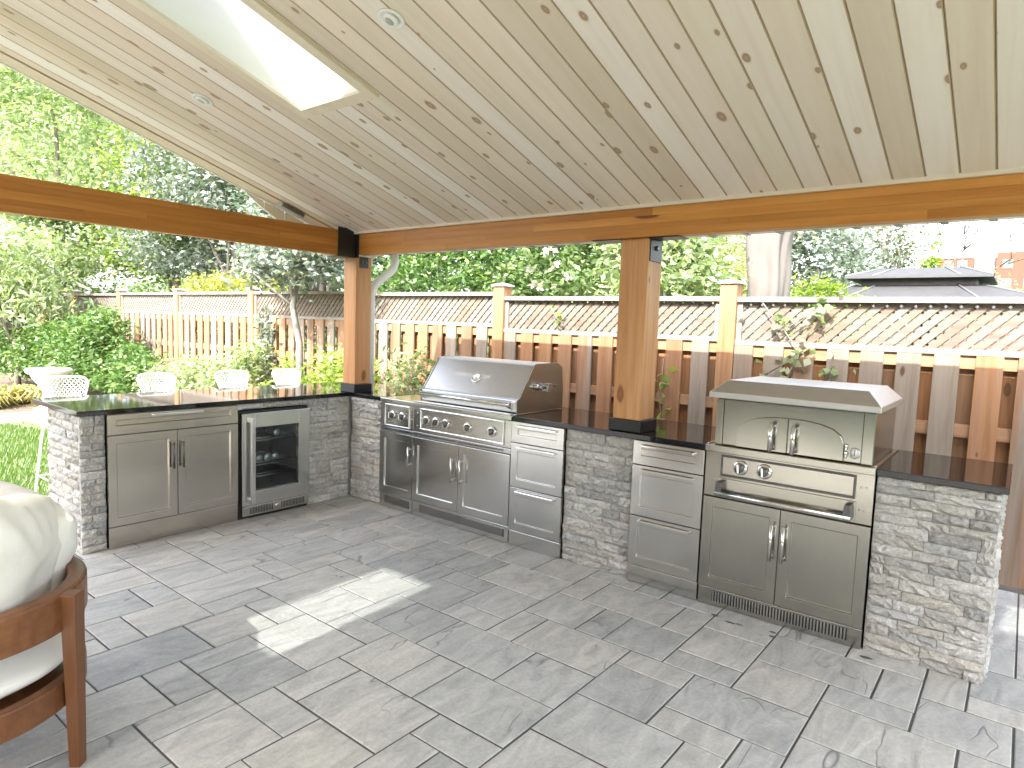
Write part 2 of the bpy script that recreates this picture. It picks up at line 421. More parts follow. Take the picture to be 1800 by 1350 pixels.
class MB:
    """collects world-space geometry for one mesh object"""
    def __init__(s): s.v = []; s.f = []; s.sm = []
    def add(s, vs, fs, smooth=False):
        o = len(s.v)
        s.v += [tuple(v) for v in vs]
        s.f += [tuple(i + o for i in f) for f in fs]
        s.sm += [smooth] * len(fs)
        return s
    def box(s, x0, x1, y0, y1, z0, z1):
        if x0 > x1: x0, x1 = x1, x0
        if y0 > y1: y0, y1 = y1, y0
        if z0 > z1: z0, z1 = z1, z0
        return s.add([(x0, y0, z0), (x1, y0, z0), (x1, y1, z0), (x0, y1, z0), (x0, y0, z1), (x1, y0, z1), (x1, y1, z1), (x0, y1, z1)],
                     [(0, 3, 2, 1), (4, 5, 6, 7), (0, 1, 5, 4), (1, 2, 6, 5), (2, 3, 7, 6), (3, 0, 4, 7)])
    def prism(s, poly, axis, a, b):
        """poly: list of 2D points in the two other axes (cyclic order), extruded along axis from a to b"""
        n = len(poly)
        def P(p, t):
            if axis == 0: return (t, p[0], p[1])
            if axis == 1: return (p[0], t, p[1])
            return (p[0], p[1], t)
        vs = [P(p, a) for p in poly] + [P(p, b) for p in poly]
        fs = [tuple(range(n - 1, -1, -1)), tuple(range(n, 2 * n))] + [(i, (i + 1) % n, n + (i + 1) % n, n + i) for i in range(n)]
        return s.add(vs, fs)
    def tube(s, pts, rad, seg=8, cap=True, closed=False):
        pts = [Vector(p) for p in pts]
        n = len(pts)
        if not hasattr(rad, '__len__'): rad = [rad] * n
        rings = []
        up = None
        for i in range(n):
            if closed: d = pts[(i + 1) % n] - pts[i - 1]
            else: d = pts[min(i + 1, n - 1)] - pts[max(i - 1, 0)]
            d.normalize()
            if up is None:
                up = Vector((0, 0, 1)) if abs(d.z) < 0.9 else Vector((1, 0, 0))
            a = d.cross(up)
            if a.length < 1e-5: a = d.orthogonal()
            a.normalize()
            bb = a.cross(d).normalized()
            up = bb
            rings.append([pts[i] + (a * math.cos(q) + bb * math.sin(q)) * rad[i] for q in [2 * math.pi * k / seg for k in range(seg)]])
        vs = [v for r_ in rings for v in r_]
        fs = []
        m = n if closed else n - 1
        for i in range(m):
            j = (i + 1) % n
            for k in range(seg):
                l = (k + 1) % seg
                fs.append((i * seg + k, i * seg + l, j * seg + l, j * seg + k))
        if cap and not closed:
            fs.append(tuple(range(seg - 1, -1, -1))); fs.append(tuple((n - 1) * seg + k for k in range(seg)))
        return s.add(vs, fs, True)
    def lathe(s, prof, base, axis=(0, 0, 1), seg=24, smooth=True):
        """prof: (radius, height) list along axis from base"""
        ax = Vector(axis).normalized()
        a = ax.orthogonal().normalized(); b = ax.cross(a)
        base = Vector(base)
        vs = []
        for r_, h in prof:
            for k in range(seg):
                q = 2 * math.pi * k / seg
                vs.append(base + ax * h + (a * math.cos(q) + b * math.sin(q)) * r_)
        fs = []
        for i in range(len(prof) - 1):
            for k in range(seg):
                l = (k + 1) % seg
                fs.append((i * seg + k, i * seg + l, (i + 1) * seg + l, (i + 1) * seg + k))
        fs.append(tuple(range(seg - 1, -1, -1))); fs.append(tuple((len(prof) - 1) * seg + k for k in range(seg)))
        return s.add(vs, fs, smooth)
    def build(s, name, mat, par=None, bevel=0, origin=None, seg=2):
        me = bpy.data.meshes.new(name)
        off = root_loc(par)
        org = Vector(origin) if origin is not None else off
        me.from_pydata([(v[0] - org.x, v[1] - org.y, v[2] - org.z) for v in s.v], [], s.f)
        me.polygons.foreach_set('use_smooth', s.sm)
        me.materials.append(mat)
        bm = bmesh.new(); bm.from_mesh(me)
        bmesh.ops.recalc_face_normals(bm, faces=bm.faces)
        bm.to_mesh(me); bm.free()
        me.update()
        o = bpy.data.objects.new(name, me)
        COL.objects.link(o)
        o.parent = par
        o.location = org - off
        if bevel:
            md = o.modifiers.new('bevel', 'BEVEL')
            md.width = bevel; md.segments = seg; md.limit_method = 'ANGLE'; md.angle_limit = R(35)
        return o

def box(name, mat, par, x0, x1, y0, y1, z0, z1, bevel=0.0):
    return MB().box(x0, x1, y0, y1, z0, z1).build(name, mat, par, bevel)

def cbox(name, mat, par, x0, x1, y0, y1, z0, z1, bevel=0.0):
    """box whose origin is its own centre, so each board gets its own grain"""
    return MB().box(x0, x1, y0, y1, z0, z1).build(name, mat, par, bevel, origin=((x0 + x1) / 2, (y0 + y1) / 2, (z0 + z1) / 2))

def inst(o_name, me, par, loc, rot=(0, 0, 0), scale=(1, 1, 1)):
    o = bpy.data.objects.new(o_name, me)
    COL.objects.link(o)
    o.parent = par
    o.location = Vector(loc) - root_loc(par)
    o.rotation_euler = rot
    o.scale = scale
    return o

def copy_tree(o, parent=None):
    c = o.copy()
    COL.objects.link(c)
    if parent is not None: c.parent = parent
    for ch in list(o.children):
        copy_tree(ch, c)
    return c

def np_mesh(name, verts, nper, mat, par=None, smooth=False, quads=True):
    """verts (N*nper,3) world; every nper verts form one face"""
    off = root_loc(par)
    verts = np.asarray(verts, dtype=np.float32) - np.array(off, dtype=np.float32)
    n = len(verts) // nper
    me = bpy.data.meshes.new(name)
    me.vertices.add(len(verts)); me.vertices.foreach_set('co', verts.ravel())
    me.loops.add(len(verts)); me.loops.foreach_set('vertex_index', np.arange(len(verts), dtype=np.int32))
    me.polygons.add(n)
    me.polygons.foreach_set('loop_start', np.arange(0, n * nper, nper, dtype=np.int32))
    me.polygons.foreach_set('loop_total', np.full(n, nper, dtype=np.int32))
    me.materials.append(mat)
    me.update(calc_edges=True)
    o = bpy.data.objects.new(name, me)
    COL.objects.link(o)
    o.parent = par
    return o

# ------------------------------------------------------------------ ground
g = MB()
g.add([(-250, -250, -.10), (250, -250, -.10), (250, 250, -.10), (-250, 250, -.10)], [(0, 1, 2, 3)])
tag(g.build('ground', M['lawn']), kind='structure')
b_ = MB(); b_.box(-14, 8, .25, 3.2, -.09, -.03)
tag(b_.build('garden_bed', M['soil']), kind='structure')
b_ = MB(); b_.box(-16, -7.1, -8, .24, -.09, -.028)
tag(b_.build('flower_bed', M['soil']), kind='structure')
b_ = MB(); b_.prism([(-7.1, -8), (-6.35, -8), (-6.5, -2.2), (-6.1, -.9), (-3.0, -.2), (-1.75, -.1), (-1.75, .25), (-7.1, .25)], 2, -.09, -.02)
tag(b_.build('gravel_path', M['gravel']), kind='structure')
lw = MB(); lw.prism([(-6.34, -9), (-1.72, -9), (-1.72, -.12), (-3.0, -.22), (-6.08, -.92), (-6.48, -2.2)], 2, -.09, -.03)
tag(lw.build('lawn', M['lawn']), kind='structure')

# ------------------------------------------------------------------ patio floor with single pavers
floor = MB().box(-1.70, 6.6, -6.7, 1.42, -.09, -.0045).build('patio_floor', M['sand'])
tag(floor, kind='structure')
UX, OX, UY, OY = 0.160346, -0.067266, 0.160528, 0.03349
TRACED = [[4, 6, -12, -10], [2, 4, -12, -10], [3, 5, -10, -7], [5, 6, -10, -8], [6, 8, -12, -9], [8, 9, -12, -10], [5, 7, -13, -12], [3, 5, -14, -12], [5, 7, -15, -13], [7, 9, -14, -12], [7, 9, -15, -14], [9, 11, -16, -13], [9, 11, -13, -11], [11, 13, -15, -14], [11, 12, -14, -12], [12, 14, -14, -12], [11, 13, -17, -15], [13, 14, -16, -14], [14, 16, -16, -14], [14, 16, -14, -13], [14, 15, -13, -11], [15, 18, -13, -11], [11, 14, -12, -10], [12, 14, -10, -9], [14, 16, -11, -9], [16, 17, -11, -9], [18, 20, -12, -11], [16, 18, -15, -13], [22, 24, -8, -7], [22, 25, -7, -5], [21, 23, -5, -4], [21, 23, -4, -2], [21, 23, -2, 0], [23, 25, -5, -3], [23, 26, -3, -1], [23, 25, -1, 0], [25, 27, -1, 0], [26, 27, -3, -1], [25, 27, -4, -3], [25, 28, -6, -4], [27, 28, -2, 0], [27, 29, -4, -2], [19, 21, -1, 0], [17, 20, -3, -1], [20, 21, -3, -1], [12, 14, -7, -5], [14, 16, -7, -6], [14, 16, -6, -4], [12, 14, -5, -4], [11, 13, -4, -2], [13, 16, -4, -2], [11, 12, -6, -4], [9, 11, -3, -2], [9, 11, -6, -3], [8, 10, -2, 0], [10, 12, -2, 0], [12, 14, -2, 0], [16, 17, -3, -1], [8, 10, -10, -7], [8, 10, -7, -6], [10, 12, -10, -8], [10, 12, -8, -6], [7, 8, -8, -6], [5, 7, -8, -5], [7, 9, -6, -4], [7, 9, -4, -2], [5, 7, -5, -3], [5, 7, -3, -2], [3, 5, -4, -1], [4, 5, -6, -4], [6, 8, -9, -8], [12, 13, -9, -7], [13, 15, -9, -7], [9, 11, -11, -10], [17, 20, -11, -9], [17, 20, -7, -5], [16, 17, -7, -5], [15, 18, -9, -7], [18, 20, -9, -7], [20, 23, -10, -8], [20, 22, -8, -6], [16, 18, -5, -3], [18, 19, -5, -3], [19, 21, -5, -3], [20, 22, -6, -5]]
occ = set(); pav = []
def take(r_):
    cells = [(i, j) for i in range(r_[0], r_[1]) for j in range(r_[2], r_[3])]
    if any(c in occ for c in cells): return False
    occ.update(cells); pav.append(r_); return True
for r_ in TRACED: take(r_)
rng = random.Random(11)
ijs = [(i, j) for j in range(8, -42, -1) for i in range(-10, 41)]
for (i, j) in ijs:
    if (i, j) in occ: continue
    sizes = [(3, 2), (2, 3), (2, 2), (2, 1), (1, 2), (2, 2)]
    rng.shuffle(sizes)
    for a, c in sizes + [(1, 2), (2, 1), (1, 1)]:
        if take((i, i + a, j - c + 1, j + 1)): break
def paver_mesh(a, c):
    hx, hy = a * UX / 2 - .0042, c * UY / 2 - .0042
    e = .0035
    vs = [(-hx + e, -hy + e, 0), (hx - e, -hy + e, 0), (hx - e, hy - e, 0), (-hx + e, hy - e, 0),
          (-hx, -hy, -.003), (hx, -hy, -.003), (hx, hy, -.003), (-hx, hy, -.003),
          (-hx, -hy, -.04), (hx, -hy, -.04), (hx, hy, -.04), (-hx, hy, -.04)]
    fs = [(0, 1, 2, 3)] + [(4 + k, 4 + (k + 1) % 4, (k + 1) % 4, k) for k in range(4)] + [(8 + k, 8 + (k + 1) % 4, 4 + (k + 1) % 4, 4 + k) for k in range(4)]
    me = bpy.data.meshes.new('paver'); me.from_pydata(vs, [], fs); me.materials.append(M['paver']); me.update()
    return me
pm = {}
camv = Vector(cam.location)
camrot = cam.rotation_euler.to_matrix()
def in_view(x, y, z, mx=1.06):
    q = camrot.transposed() @ (Vector((x, y, z)) - camv)
    if q.z > -.1: return False
    return abs(q.x / -q.z) < 900 / 1141.6 * mx and abs(q.y / -q.z) < 675 / 1141.6 * mx
def vis_floor(x, y):
    if not in_view(x, y, 0): return False
    if -.85 < x < 4.4 and .04 < y < 1.5: return False          # behind the counter run
    if -.85 < x < -.05 and -2.0 < y: return False
    if x < -1.7: return False
    return True
near = []; far = []
for r_ in pav:
    x = OX + UX * (r_[0] + r_[1]) / 2; y = OY + UY * (r_[2] + r_[3]) / 2
    if x - UX < -1.70 or y > 1.34 or x + UX > 6.6 or y - UY < -6.7: continue
    (near if vis_floor(x, y) else far).append((r_, x, y))
near.sort(key=lambda q: (q[1] - camv.x) ** 2 + (q[2] - camv.y) ** 2)
far += near[298:]; near = near[:298]
for r_, x, y in near:
    k = (r_[1] - r_[0], r_[3] - r_[2])
    if k not in pm: pm[k] = paver_mesh(*k)
    o = inst('paver', pm[k], floor, (x + rng.uniform(-.0012, .0012), y + rng.uniform(-.0012, .0012), rng.uniform(-.0008, .0012)),
             (rng.uniform(-.003, .003), rng.uniform(-.003, .003), rng.uniform(-.002, .002)))
mb = MB()
for r_, x, y in far:
    k = (r_[1] - r_[0], r_[3] - r_[2])
    hx, hy = k[0] * UX / 2 - .0042, k[1] * UY / 2 - .0042
    mb.box(x - hx, x + hx, y - hy, y + hy, -.04, rng.uniform(-.002, .0))
tag(mb.build('paver_field', M['paver'], floor), kind='stuff')
# damp spots on the pavers in front of the oven
for px, py, a, c in [(3.30, -.125, .022, .012), (3.395, -.155, .030, .011), (3.60, -.115, .018, .012), (3.615, -.165, .018, .012), (4.02, -.075, .028, .012), (3.44, -.145, .022, .006)]:
    s = MB(); n = 14
    s.add([(px + a * math.cos(2 * math.pi * k / n) * rng.uniform(.85, 1.1), py + c * math.sin(2 * math.pi * k / n) * rng.uniform(.85, 1.1), .0035) for k in range(n)], [tuple(range(n))])
    s.build('damp_spot', M['stain'], floor)

# ------------------------------------------------------------------ split face stone
def stone_variant(seed):
    r_ = random.Random(seed)
    nx, nz = 7, 3
    vs = []; fs = []
    for k in range(nz + 1):
        for i in range(nx + 1):
            edge = i in (0, nx) or k in (0, nz)
            d = r_.uniform(.000, .008) if edge else r_.uniform(.003, .022)
            jx = 0 if i in (0, nx) else r_.uniform(-.05, .05)
            jz = 0 if k in (0, nz) else r_.uniform(-.1, .1)
            vs.append((i / nx - .5 + jx, -d, k / nz - .5 + jz))
    W_ = nx + 1
    for k in range(nz):
        for i in range(nx):
            fs.append((k * W_ + i, k * W_ + i + 1, (k + 1) * W_ + i + 1, (k + 1) * W_ + i))
    rim = [i for i in range(W_)] + [k * W_ + nx for k in range(1, nz + 1)] + [nz * W_ + i for i in range(nx - 1, -1, -1)] + [k * W_ for k in range(nz - 1, 0, -1)]
    o = len(vs)
    for q in rim: vs.append((vs[q][0], .02, vs[q][2]))
    n = len(rim)
    for a in range(n):
        fs.append((rim[(a + 1) % n], rim[a], o + a, o + (a + 1) % n))
    me = bpy.data.meshes.new('stone'); me.from_pydata(vs, [], fs); me.materials.append(M['stone']); me.update()
    return me
STV = [stone_variant(s) for s in range(14)]
srng = random.Random(5)
def stone_face(par, origin, ux, length, z0, z1, h=.0505, lens=(.10, .23), face_off=0.0):
    """lays courses on a vertical face. origin: world xy of the face's start; ux: unit dir along face (outward normal is ux rotated -90deg)"""
    ang = math.atan2(ux[1], ux[0])
    z = z0
    while z < z1 - .012:
        hh = min(srng.choice([h, h, h * .86, h * 1.1]), z1 - z)
        if z1 - z - hh < .018: hh = z1 - z
        s = 0.0
        first = srng.uniform(.05, lens[1])
        while s < length - .004:
            L = first if s == 0 else srng.uniform(*lens)
            L = min(L, length - s)
            if length - s - L < .045: L = length - s
            cx = origin[0] + ux[0] * (s + L / 2); cy = origin[1] + ux[1] * (s + L / 2)
            pr = srng.uniform(-.005, .005) + face_off
            nx_, ny_ = ux[1], -ux[0]
            inst('stone', srng.choice(STV), par, (cx + nx_ * pr, cy + ny_ * pr, z + hh / 2), (0, 0, ang + (math.pi if False else 0)),
                 ((L - .0025) * srng.choice((1, -1)), 1.0, (hh - .0025)))
            s += L
        z += hh

# ---- peninsula on the left: face at x = 0, runs along -y
pen = empty('stone_peninsula', (-.4, -1.0, 0), 'stone clad bar peninsula with black granite top jutting out beside the lawn', 'kitchen island')
box('core_wall', M['mortar'], pen, -.60, -.022, -2.008, -1.892, 0, .868)
box('back_wall', M['mortar'], pen, -.60, -.52, -1.892, .68, 0, .868)
box('core_wall', M['mortar'], pen, -.52, -.022, -.416, .68, 0, .868)
box('core_wall', M['mortar'], pen, -.30, -.022, -1.016, -.418, .826, .868)
stone_face(pen, (-.010, -2.031), (0, 1), .141, 0, .868, lens=(.07, .14))
stone_face(pen, (-.010, -.414), (0, 1), .402, 0, .868)
stone_face(pen, (-.010, -1.016), (0, 1), .600, .826, .868, h=.042)
stone_face(pen, (-.60, -2.018), (1, 0), .582, 0, .868, lens=(.08, .2))
MB().prism([(-.83, -2.045), (.006, -2.045), (.006, -.012), (.0, .70), (-.83, .70)], 2, .870, .902).build('countertop', M['granite'], pen, .003)

# ---- long counter run, face at y = 0
run = empty('stone_counter_run', (2.3, .35, 0), 'long stone clad counter run with black granite top holding grill and pizza oven', 'kitchen island')
box('core_wall', M['mortar'], run, .022, .402, .022, .60, 0, .868)
box('core_wall', M['mortar'], run, 2.215, 2.704, .022, .60, 0, .868)
box('core_wall', M['mortar'], run, 3.992, 4.455, .022, .63, 0, .868)
box('back_wall', M['mortar'], run, .404, 3.990, .602, .66, 0, .868)
stone_face(run, (.012, .010), (1, 0), .396, 0, .868)
stone_face(run, (2.214, .010), (1, 0), .491, 0, .868)
stone_face(run, (3.990, .010), (1, 0), .478, 0, .868, lens=(.12, .25))
stone_face(run, (4.462, .012), (0, 1), .63, 0, .868, lens=(.14, .3))
for x0, x1, y0 in ((.008, .409, -.012), (1.782, 3.148, -.016), (3.988, 4.492, -.016)):
    box('countertop', M['granite'], run, x0, x1, y0, .70, .870, .902, .003)
box('countertop', M['granite'], run, .411, 1.780, .61, .70, .870, .902, .003)
box('countertop', M['granite'], run, 3.150, 3.986, .665, .70, .870, .902, .003)

# ------------------------------------------------------------------ steel cabinets
# frame of reference: u along the face, n out of the face, z up. face 'Y': (u=x, out=-y); face 'X': (u=y, out=+x)
class Face:
    def __init__(s, kind): s.k = kind
    def box(s, mb, u0, u1, n0, n1, z0, z1):
        if s.k == 'Y': return mb.box(u0, u1, -n1, -n0, z0, z1)
        return mb.box(n0, n1, u0, u1, z0, z1)
    def pt(s, u, n, z):
        return (u, -n, z) if s.k == 'Y' else (n, u, z)
    def axis(s): return (0, -1, 0) if s.k == 'Y' else (1, 0, 0)
    def add(s, name, mat, par, u0, u1, n0, n1, z0, z1, bevel=.0018):
        return s.box(MB(), u0, u1, n0, n1, z0, z1).build(name, mat, par, bevel)
FY, FX = Face('Y'), Face('X')

def shaker(F, par, name, u0, u1, z0, z1, ins, mat, n0=.0, th=.020, rec=.011):
    """door or drawer front: one mesh of frame and recessed field. ins = (du_left, du_right, dz_bottom, dz_top)"""
    a0, a1, c0, c1 = u0 + ins[0], u1 - ins[1], z0 + ins[2], z1 - ins[3]
    mb = MB()
    def P(u, n, z): return F.pt(u, n, z)
    o = [(u0, z0), (u1, z0), (u1, z1), (u0, z1)]
    i = [(a0, c0), (a1, c0), (a1, c1), (a0, c1)]
    e = .004
    j = [(a0 + e, c0 + e), (a1 - e, c0 + e), (a1 - e, c1 - e), (a0 + e, c1 - e)]
    vs = [P(u, n0, z) for u, z in o] + [P(u, n0 + th, z) for u, z in o] + [P(u, n0 + th, z) for u, z in i] + [P(u, n0 + th - rec, z) for u, z in j]
    fs = []
    for k in range(4):
        l = (k + 1) % 4
        fs += [(k, l, 4 + l, 4 + k), (4 + k, 4 + l, 8 + l, 8 + k), (8 + k, 8 + l, 12 + l, 12 + k)]
    fs += [(12, 13, 14, 15), (3, 2, 1, 0)]
    mb.add(vs, fs)
    return mb.build(name, mat, par, .0015)

def bar_handle(F, par, u, z0, z1, n=.020, off=.03, r_=.0065, mat=None, horizontal=False, z=None, u0=None, u1=None):
    mb = MB()
    if horizontal:
        mb.tube([F.pt(u0, n + off, z), F.pt(u1, n + off, z)], r_, 10)
        for q in (u0 + .02, u1 - .02): mb.tube([F.pt(q, n, z), F.pt(q, n + off, z)], r_ * .85, 8)
    else:
        mb.tube([F.pt(u, n + off, z0), F.pt(u, n + off, z1)], r_, 10)
        for q in (z0 + .02, z1 - .02): mb.tube([F.pt(u, n, q), F.pt(u, n + off, q)], r_ * .85, 8)
    return mb.build('handle', mat or M['polish'], par)

def ledge_handle(F, par, u0, u1, z, n=.020):
    mb = MB()
    F.box(mb, u0, u1, n + .012, n + .024, z - .007, z + .007)
    F.box(mb, u0, u0 + .012, n - .004, n + .012, z - .006, z + .006)
    F.box(mb, u1 - .012, u1, n - .004, n + .012, z - .006, z + .006)
    return mb.build('handle', M['polish'], par, .003)

def knob(F, par, u, z, n, r_=.030, turn=0.0):
    mb = MB()
    mb.lathe([(r_ * 1.12, 0), (r_ * 1.16, .004), (r_ * 1.05, .010), (r_ * .80, .012)], F.pt(u, n, z), F.axis(), 28)
    o = mb.build('knob', M['polish'], par)
    m2 = MB()
    m2.lathe([(r_ * .74, .010), (r_ * .72, .030), (r_ * .66, .033), (.001, .033)], F.pt(u, n, z), F.axis(), 24)
    m2.build('knob_body', M['dark_steel'], o)
    m3 = MB(); q = math.cos(turn), math.sin(turn)
    w_ = r_ * .16; L = r_ * .72
    pts = []
    for nn in (n + .033, n + .047):
        for su, sz in ((-w_, -L), (w_, -L), (w_, L), (-w_, L)):
            pts.append(F.pt(u + su * q[0] - sz * q[1], nn, z + su * q[1] + sz * q[0]))
    m3.add(pts, [(3, 2, 1, 0), (4, 5, 6, 7)] + [(k, (k + 1) % 4, 4 + (k + 1) % 4, 4 + k) for k in range(4)])
    m3.build('knob_grip', M['polish'], o, .002)
    return o

def slat_vent(F, par, u0, u1, z0, z1, n, step=.011, wid=.0055):
    o = F.add('vent', M['vent_black'], par, u0, u1, n, n + .0015, z0, z1, 0)
    mb = MB()
    u = u0 + step * .3
    while u + wid < u1:
        F.box(mb, u, u + wid, n + .0015, n + .0045, z0, z1)
        u += step
    mb.build('vent_slats', M['steel_v'], o)
    return o

def screw(F, par, u, z, n):
    MB().lathe([(.006, 0), (.006, .0015), (.004, .003), (.0005, .003)], F.pt(u, n, z), F.axis(), 10).build('screw', M['polish'], par)

GL = 'grill group'
# ---- base cabinet in the peninsula
cb = empty('base_cabinet', (-.3, -1.455, 0), 'two door stainless base cabinet in the peninsula left of the fridge', 'cabinet')
box('carcass', M['dark_steel'], cb, -.52, -.004, -1.884, -1.025, .002, .868)
shaker(FX, cb, 'drawer_front', -1.885, -1.023, .738, .866, (.052, .052, .055, .034), M['steel_y'])
ledge_handle(FX, cb, -1.615, -1.282, .848)
for (a, c, hu) in ((-1.885, -1.457, -1.492), (-1.453, -1.023, -1.428)):
    d_ = shaker(FX, cb, 'door', a, c, .143, .732, (.052, .055, .052, .052), M['steel_y'])
    bar_handle(FX, d_, hu, .475, .655, mat=M['dark_steel'])
FX.add('toe_kick', M['steel_y'], cb, -1.885, -1.023, -.004, .016, .004, .138)

# ---- beverage fridge
fr = empty('beverage_fridge', (-.3, -.72, 0), 'under counter stainless fridge with dark glass door and shelves beside the peninsula cabinet', 'fridge')
mb = MB()
mb.box(-.50, -.47, -1.010, -.424, .0, .818); mb.box(-.47, .0, -1.010, -.992, .0, .818); mb.box(-.47, .0, -.442, -.424, .0, .818)
mb.box(-.47, .0, -.992, -.442, .80, .818); mb.box(-.47, .0, -.992, -.442, .0, .105)
mb.build('cabinet_shell', M['black_paint'], fr)
mb = MB()
u0, u1, z0, z1 = -1.002, -.430, .106, .802
a0, a1, c0, c1 = -.897, -.528, .210, .693
for q in ((u0, a0, z0, z1), (a1, u1, z0, z1), (a0, a1, z0, c0), (a0, a1, c1, z1)):
    FX.box(mb, q[0], q[1], .004, .042, q[2], q[3])
dr = mb.build('door', M['steel_v'], fr, .002)
FX.add('glass_pane', M['glass'], dr, a0, a1, .018, .026, c0, c1, 0)
mb = MB()
FX.box(mb, -.955, -.922, .075, .092, .125, .772)
FX.box(mb, -.95, -.927, .042, .075, .735, .770); FX.box(mb, -.95, -.927, .042, .075, .127, .162)
mb.build('handle', M['polish'], dr, .003)
for z in (.565, .375, .285):
    s = FX.add('shelf', M['dark_steel'], fr, -.975, -.445, -.42, -.10, z, z + .004, 0)
    mb = MB()
    mb.tube([(-.095, -.975, z + .018), (-.095, -.445, z + .018)], .0035, 6)
    mb.tube([(-.095, -.975, z - .003), (-.095, -.445, z - .003)], .0035, 6)
    mb.build('shelf_trim', M['polish'], s)
FX.add('toe_grille', M['steel_v'], fr, -.994, -.430, .006, .030, .024, .100)
slat_vent(FX, fr, -.935, -.745, .038, .088, .030, .013, .006)
slat_vent(FX, fr, -.672, -.470, .038, .088, .030, .013, .006)
MB().lathe([(.016, 0), (.016, .003), (.010, .005), (.001, .005)], FX.pt(-.708, .030, .062), FX.axis(), 16).build('lock', M['polish'], fr)
FX.add('badge', M['polish'], dr, -.745, -.685, .042, .0435, .742, .750, 0)
for nm, u, z, zz in (('pale can end on the top fridge shelf', -.62, .583, 0), ('pale can end on the middle fridge shelf, nearest the handle', -.77, .393, 0),
                     ('pale can end on the middle fridge shelf, between two others', -.70, .393, 0), ('pale can end on the middle fridge shelf, farthest from the handle', -.63, .393, 0)):
    o = MB().lathe([(.026, 0), (.032, .006), (.033, .012), (.033, .11), (.028, .12)], (-.235, u, z + .022), (1, 0, 0), 16).build('drink_can', M['can_end'])
    tag(o, nm, 'can', 'cans lying in the fridge')

# ---- side burner cabinet
sb = empty('side_burner', (.607, .3, 0), 'narrow stainless side burner unit with two knobs between stone corner and grill', 'side burner')
box('carcass', M['dark_steel'], sb, .416, .800, .004, .598, .002, .865)
box('top_deck', M['steel'], sb, .412, .800, -.022, .598, .868, .900, .004)
FY.add('fascia', M['steel'], sb, .414, .800, -.004, .012, .672, .866)
fa = FY.add('control_panel', M['steel'], sb, .478, .752, .012, .0165, .690, .846)
mb = MB()
for q in ((.470, .760, .846, .856), (.470, .760, .680, .690), (.470, .478, .690, .846), (.752, .760, .690, .846)):
    FY.box(mb, q[0], q[1], .012, .022, q[2], q[3])
mb.build('control_bezel', M['polish'], sb, .003)
for i, u in enumerate((.562, .675)): knob(FY, sb, u, .772, .0165, .030, .2 * i)
screw(FY, sb, .781, .760, .012)
FY.add('vent_trim', M['steel'], sb, .414, .800, -.004, .014, .636, .668)
slat_vent(FY, sb, .47, .76, .644, .660, .014, .007, .003)
d_ = shaker(FY, sb, 'door', .416, .800, .128, .630, (.056, .042, .056, .056), M['steel_v'])
bar_handle(FY, d_, .782, .385, .545)
FY.add('toe_kick', M['steel'], sb, .416, .800, -.004, .012, .004, .122)
slat_vent(FY, sb, .475, .765, .040, .100, .012, .008, .004)

# ---- grill
gr = empty('gas_grill', (1.29, .3, 0), 'large stainless built in gas grill with sloped hood closed and five knobs', 'grill')
box('carcass', M['dark_steel'], gr, .804, 1.772, .004, .598, .002, .865)
box('top_deck', M['steel'], gr, .803, 1.776, -.022, .040, .868, .900, .004)
mb = MB(); mb.box(.830, 1.765, .041, .606, .868, .906)
mb.build('fire_box', M['steel'], gr, .003)
FY.add('drip_rail', M['steel'], gr, .812, 1.770, -.01, .028, .900, .914, .003)
prof = [(.050, .916), (.050, 1.000), (.075, 1.010), (.236, 1.238), (.250, 1.247), (.520, 1.250), (.585, 1.218), (.607, 1.05), (.607, .916)]
hood = MB().prism(prof, 0, .822, 1.758).build('hood', M['hood_steel'], gr, .004)
mb = MB()
pr2 = [(.046, .909), (.046, 1.004), (.071, 1.014), (.233, 1.243), (.250, 1.252), (.522, 1.255), (.589, 1.222), (.612, 1.05), (.612, .909)]
for a_, c_ in ((1.7585, 1.768), (.812, .8215)): MB().prism(pr2, 0, a_, c_).build('hood_end_plate', M['steel_y'], hood, .0015)
mb = MB()
mb.tube([(.842, -.012, .974), (1.742, -.012, .974)], .014, 14)
ha = mb.build('hood_handle', M['polish'], gr)
for x in (.862, 1.722):
    MB().prism([(-.020, .966), (.052, .930), (.052, .985), (-.008, .990)], 0, x - .010, x + .010).build('handle_bracket', M['polish'], ha, .002)
gp = Vector((1.30, .150, 1.117)); gn = Vector((0, -.817, .577))
gg = MB().lathe([(.040, 0), (.042, .006), (.036, .012), (.031, .011), (.031, .008)], gp, gn, 28).build('temperature_gauge', M['polish'], hood)
MB().lathe([(.030, .0085), (.030, .0095), (.001, .0095)], gp, gn, 24).build('gauge_face', M['gauge'], gg)
c_ = gp + gn * .0105
sx = Vector((1, 0, 0)); sy = gn.cross(sx)
MB().add([c_ + sx * -.003 + sy * .004, c_ + sx * .003 + sy * .004, c_ + sx * .012 - sy * .024, c_ + sx * .009 - sy * .025], [(0, 1, 2, 3)]).build('gauge_needle', M['vent_black'], gg)
mb = MB()
mb.lathe([(.022, 0), (.022, .02), (.014, .022), (.014, .05)], (1.768, .262, 1.085), (1, 0, 0), 14)
mb.box(1.790, 1.850, .300, .345, 1.055, 1.115)
mb.tube([(1.768, .325, 1.10), (1.81, .325, 1.10)], .010, 8)
mb.build('rotisserie_mount', M['steel_v'], gr, .002)
MB().lathe([(.009, 0), (.009, .006), (.001, .007)], (1.768, .50, 1.085), (1, 0, 0), 12).build('end_plate_hole', M['dark_steel'], gr)
FY.add('fascia', M['steel'], gr, .804, 1.774, -.004, .012, .676, .866)
FY.add('control_panel', M['steel'], gr, .893, 1.703, .012, .0165, .706, .842)
mb = MB()
for q in ((.880, 1.716, .842, .860), (.880, 1.716, .690, .706), (.880, .893, .706, .842), (1.703, 1.716, .706, .842)):
    FY.box(mb, q[0], q[1], .012, .024, q[2], q[3])
